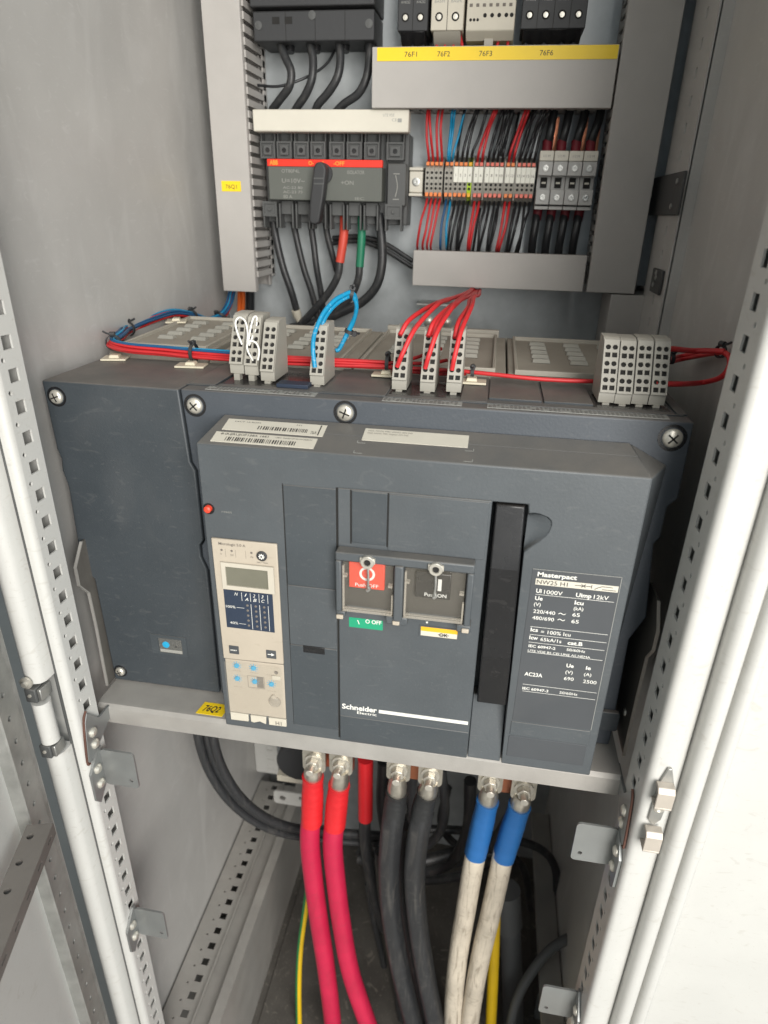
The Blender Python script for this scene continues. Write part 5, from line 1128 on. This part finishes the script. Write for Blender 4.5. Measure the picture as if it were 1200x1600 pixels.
# ================================================================ LOWER COMPARTMENT
YB = 140
def busbar(x, w, label):
    return tag(obj('copper_busbar', MB().box(x - w / 2, x + w / 2, YB + 9, YB + 17, -368, -176), 'copper', bevel=.8), label, 'busbar', 'copper busbars under the shelf')
busbar(-109, 66, 'copper busbar behind the red cable lugs'); busbar(4, 66, 'copper busbar behind the black cable lugs'); busbar(120, 66, 'copper busbar behind the blue sleeved lugs')
def power(path, lugp, sleeve, smt, cmt, label, g, r=13.6, sl=0.3, n=24, r_s=14.2):
    """lug with bolt at the top, sleeve over its barrel, cable below"""
    t = thing('power_cable', label, 'power cable', path[0], g)
    obj('sheath', MB().tube(path, r, n, 12, wob=0.05 if cmt == 'cable' else 0.012), cmt, t, angle=80)
    obj('shrink_sleeve', MB().tube(sleeve, r_s, n, 22, taper=lambda u: 1.0 - .05 * math.sin(u * 9) * (1 - u) + (0.03 if u > .6 else 0) + .009 * math.sin(u * 37), wob=.02), smt, t, angle=80)
    x, y, z = lugp; d = (Vector(sleeve[0]) - Vector(lugp)); 
    m = MB(); m.prism(rrect(x - 15, x + 15, z - 16, z + 24, 8, 5), 'y', y + 2, y + 7)
    m.tube([(x, y + 3, z - 8), sleeve[0], sleeve[1]], 12.2, 20, 6, taper=lambda u: .8 + .2 * min(1, u * 3))
    lg = obj('cable_lug', m, 'tin', t, bevel=0)
    m = MB(); m.cyl((x, y + 2, z + 4), (x, y - .5, z + 4), 11.5, n=24)
    obj('washer', m, 'screw', lg)
    m = MB(); m.cyl((x, y - .5, z + 4), (x, y - 9, z + 4), 8.6, n=6); obj('nut', m, 'screw', lg, bevel=.6)
    m = MB(); m.cyl((x, y - 9, z + 4), (x, y - 20, z + 4), 5, n=16); obj('bolt', m, 'screw', lg, bevel=.6)
    return t
GP = 'heavy power cables bolted under the shelf'
def P3(u, v, y): return (u, v, y)
power([(-131.0,138.0,-444.4), (-133.3,132.0,-487.3), (-130.1,128.0,-546.2), (-122.2,122.0,-632.6), (-111.1,116.0,-740.6), (-100.5,110.0,-876.8), (-93.3,104.0,-1031.4)], (-124.3,132.0,-348.5), [(-126.9,136.0,-373.3), (-129.1,137.0,-412.9), (-130.9,136.0,-459.2)], 'redsleeve', 'redcable', 'left crimson power cable with bright red sleeve', GP)
power([(-99.2,138.0,-449.7), (-101.0,132.0,-492.5), (-96.8,127.0,-550.0), (-87.6,120.0,-634.5), (-72.0,113.0,-739.2), (-40.0,106.0,-865.4), (-8.8,100.0,-989.0)], (-89.2,132.0,-346.1), [(-92.0,136.0,-381.1), (-96.0,137.0,-417.8), (-98.9,136.0,-459.5)], 'redsleeve', 'redcable', 'right crimson power cable with bright red sleeve', GP)
power([(-18.5,138.0,-408.4), (-22.1,132.0,-461.8), (-22.6,130.0,-535.5), (-15.4,128.0,-626.8), (1.6,124.0,-735.4), (28.9,118.0,-865.0), (52.7,114.0,-996.1)], (-15.4,132.0,-342.6), [(-16.6,136.0,-378.2), (-18.5,137.0,-404.9), (-20.0,136.0,-435.9)], 'blacksleeve', 'cable', 'left black power cable in the middle', GP, r=14.4)
power([(18.2,138.0,-406.4), (13.5,132.0,-453.6), (12.5,130.0,-526.7), (21.1,126.0,-613.6), (37.6,120.0,-717.3), (62.2,114.0,-845.3), (85.2,110.0,-974.2)], (24.7,132.0,-343.3), [(22.6,136.0,-372.4), (18.1,137.0,-401.7), (15.6,136.0,-434.0)], 'blacksleeve', 'cable', 'right black power cable in the middle', GP, r=14.4)
power([(91.7,138.0,-461.4), (89.1,134.0,-500.3), (86.3,130.0,-574.1), (83.3,126.0,-653.4), (82.9,122.0,-737.8), (86.5,118.0,-844.7), (94.6,114.0,-979.5)], (98.4,132.0,-339.4), [(97.9,136.0,-370.1), (94.8,137.0,-417.6), (90.9,136.0,-470.0)], 'bluesleeve', 'dirtywhite', 'left dirty white power cable with blue sleeve', GP)
power([(126.4,138.0,-459.3), (124.0,133.0,-503.0), (119.6,128.0,-575.7), (114.2,123.0,-654.0), (111.2,119.0,-739.1), (110.9,115.0,-830.1), (116.1,110.0,-962.0)], (139.0,132.0,-344.0), [(137.3,136.0,-370.7), (132.6,137.0,-416.1), (127.1,136.0,-466.3)], 'bluesleeve', 'dirtywhite', 'right dirty white power cable with blue sleeve', GP)
# rear cables
t = cable([(-70.4,210.0,-518.1), (-72.0,215.0,-562.7), (-69.2,225.0,-632.3), (-58.9,240.0,-743.7), (-43.6,260.0,-854.7)], 9, 'black rear cable with a red sleeve behind the crimson cables', 'rear cables in the dark'); obj('red_sleeve', MB().tube([(-70.5,205.0,-402.2), (-70.4,207.0,-453.6), (-70.4,210.0,-526.2)], 11, 16, 6), 'redsleeve', t, angle=80)
for i, P in enumerate(([(-47.7,230.0,-429.4), (-48.5,235.0,-526.2), (-33.7,245.0,-620.1), (5.4,260.0,-668.0), (76.3,280.0,-654.1)], [(-10.6,230.0,-422.3), (-2.1,240.0,-549.5), (-1.0,250.0,-743.0), (5.6,250.0,-915.1), (27.0,250.0,-1150.1)], [(35.6,230.0,-425.8), (45.5,240.0,-525.5), (33.9,250.0,-596.2), (-5.9,260.0,-647.7), (-83.6,280.0,-676.1)],
                       [(-10.5,180.0,-492.9), (-8.3,180.0,-614.9), (5.8,178.0,-728.8), (28.7,172.0,-844.5), (55.5,168.0,-1013.3)], [(-44.4,200.0,-579.5), (-37.4,200.0,-680.4), (-17.2,196.0,-797.1), (5.2,190.0,-996.9)],
                       [(78.6,250.0,-463.7), (82.4,260.0,-583.1), (57.5,270.0,-676.3), (-5.7,280.0,-721.1), (-96.4,290.0,-724.0)])):
    cable(P, 9.5 if i != 2 else 7, ['black rear cable curving right under the middle lugs', 'black rear cable hanging behind the middle pair', 'thin black rear cable sweeping left', 'black cable just behind the middle pair', 'black cable seen left of the middle pair', 'long black rear cable sweeping left behind the white cables'][i], 'rear cables in the dark')
for i, (P, r) in enumerate((([(-98.6,300.0,-688.9), (-31.5,310.0,-742.9), (47.0,320.0,-748.8), (119.9,320.0,-687.4), (152.2,310.0,-584.2)], 9), ([(-104.4,330.0,-761.2), (-21.4,340.0,-827.3), (82.8,340.0,-794.2), (153.6,330.0,-700.3)], 8),
               ([(-56.3,300.0,-573.2), (-1.5,310.0,-647.9), (95.5,320.0,-653.8), (216.4,330.0,-685.5), (254.2,340.0,-805.9), (257.2,350.0,-1007.5)], 7), ([(46.4,320.0,-559.7), (41.2,320.0,-650.5), (88.9,330.0,-715.6), (178.8,340.0,-731.7), (216.7,350.0,-866.1)], 6.5),
               ([(-73.6,260.0,-743.1), (-61.8,265.0,-849.7), (-42.3,268.0,-979.2), (-22.1,270.0,-1208.1)], 6))):
    cable(P, r, ['lowest dark loop far back between the middle and white cables', 'wide dark loop at the very back of the compartment', 'dark cable drooping far back towards the right wall', 'short dark cable far back that bends down at the right', 'thin dark cable hanging far back right of the crimson pair'][i], 'dark cables far back in the compartment')
# black bundle sweeping from the left under the shelf
for i, (dx, dy) in enumerate(((0, 0), (11, 5), (22, 0))):
    P = []
    for (u, v, y) in ((0, 0, 0),): pass
    src_ = [(-266.1,150.0,-319.5), (-265.5,150.0,-360.6), (-259.4,155.0,-411.2), (-243.4,165.0,-468.1), ((-217.4,180.0,-518.8)), (-183.1,200.0,-558.2), (-125.9,230.0,-593.3), (-48.6,260.0,-620.1)]
    for k, p in enumerate(src_):
        a = Vector(src_[min(k + 1, 7)]) - Vector(src_[max(k - 1, 0)]); a.normalize(); s3 = a.cross(Vector((0, 1, 0))).normalized()
        P.append(tuple(Vector(p) + s3 * (-dx) + Vector((0, dy, 0))))
    cable(P, 6.2, ['lower', 'middle', 'upper'][i] + ' black cable of the bundle sweeping down from the left of the shelf', 'black cables sweeping under the shelf')
# earth cables
m = MB(); P = [(-156.0,205.0,-656.7), (-162.5,190.0,-730.2), (-169.0,174.0,-805.6), (-170.3,158.0,-883.0), (-168.7,142.0,-1001.9), (-168.9,130.0,-1141.2)]
t = thing('earth_cable', 'thin green and yellow cable left of the crimson cables', 'cable', P[0]); obj('sheath', MB().tube(P, 4.4, 12, 8), 'yelwire', t, angle=80)
obj('green_stripe', MB().tube([tuple(Vector(p) + Vector((-2.6, -1.6, 0))) for p in P], 3.2, 8, 8), 'greenwire', t, angle=80)
t = cable([(127.9,170.0,-594.1), (134.6,165.0,-686.7), (140.5,160.0,-771.0), (148.7,150.0,-904.5)], 8.5, 'thick yellow cable right of the white cables', mt='yelwire'); 
cable([(323.6,240.0,-717.3), (274.1,225.0,-723.6), (230.7,205.0,-739.1), (199.2,180.0,-771.3), (180.0,160.0,-824.9), (177.7,150.0,-930.8)], 7.5, 'grey cable curving across the lower right', mt='greycable')
m = MB(); m.tube([(151.0,230.0,-659.2), (160.8,225.0,-726.8), (163.8,224.0,-737.2)], 21, 18, 4); m.tube([(163.8,224.0,-737.2), (177.2,215.0,-838.8), (196.9,205.0,-998.4)], 17, 18, 4); tag(obj('cable_joint', m, 'greycable', angle=60), 'dark grey sleeved cable joint low on the right', 'cable joint')
m = MB(); m.prism(rrect(-20, 20, 0, 90, 8), 'y', 0, 12)
p0 = Vector((250.7,230.0,-1009.6)); [setattr(v, 'co', v.co + p0) for v in m.bm.verts]; tag(obj('metal_clamp', m, 'tab', bevel=1), 'dull metal clamp plate at the lower right behind the grey cable', 'clamp')
# round black part and cross rail at the rear left
ct = thing('current_transformer', 'black rounded coil block under the left of the shelf', 'transformer', (-184.2,260.0,-527.1))
c0 = Vector((-184.7,260.0,-479.6)); m = MB(); m.cyl(c0 + Vector((0, -12, 0)), c0 + Vector((0, 20, 0)), 34, n=32); obj('coil', m, 'blackm', ct, bevel=3)
obj('mounting_foot', MB().box(c0.x - 36, c0.x + 20, c0.y - 8, c0.y + 20, c0.z - 46, c0.z - 34), 'unitlight', ct, bevel=1)
p = Vector((-226.4,330.0,-654.2)); m = MB(); m.sheet((p.x, p.y, p.z), (1, 0, 0), (0, 0, 1), rrect(-32, 40, -16, 14, 6), [circ(-16, -2, 6, 12), rect(14, 22, 0, 8)], 3); tag(obj('cross_bracket', m, 'paint'), 'pale perforated bracket behind the crimson cables', 'bracket')

# ================================================================ ROOM
fl = MB(); fl.box(-6000, 6000, -6000, 6000, -1030, -1000); g = obj('floor', fl, mat('concrete_floor', (0.26, 0.25, 0.23), 0.7)); g['kind'] = 'structure'
for k_ in ('label', 'category'): pass
g['label'] = 'grey floor of the room under the cabinet'; g['category'] = 'floor'
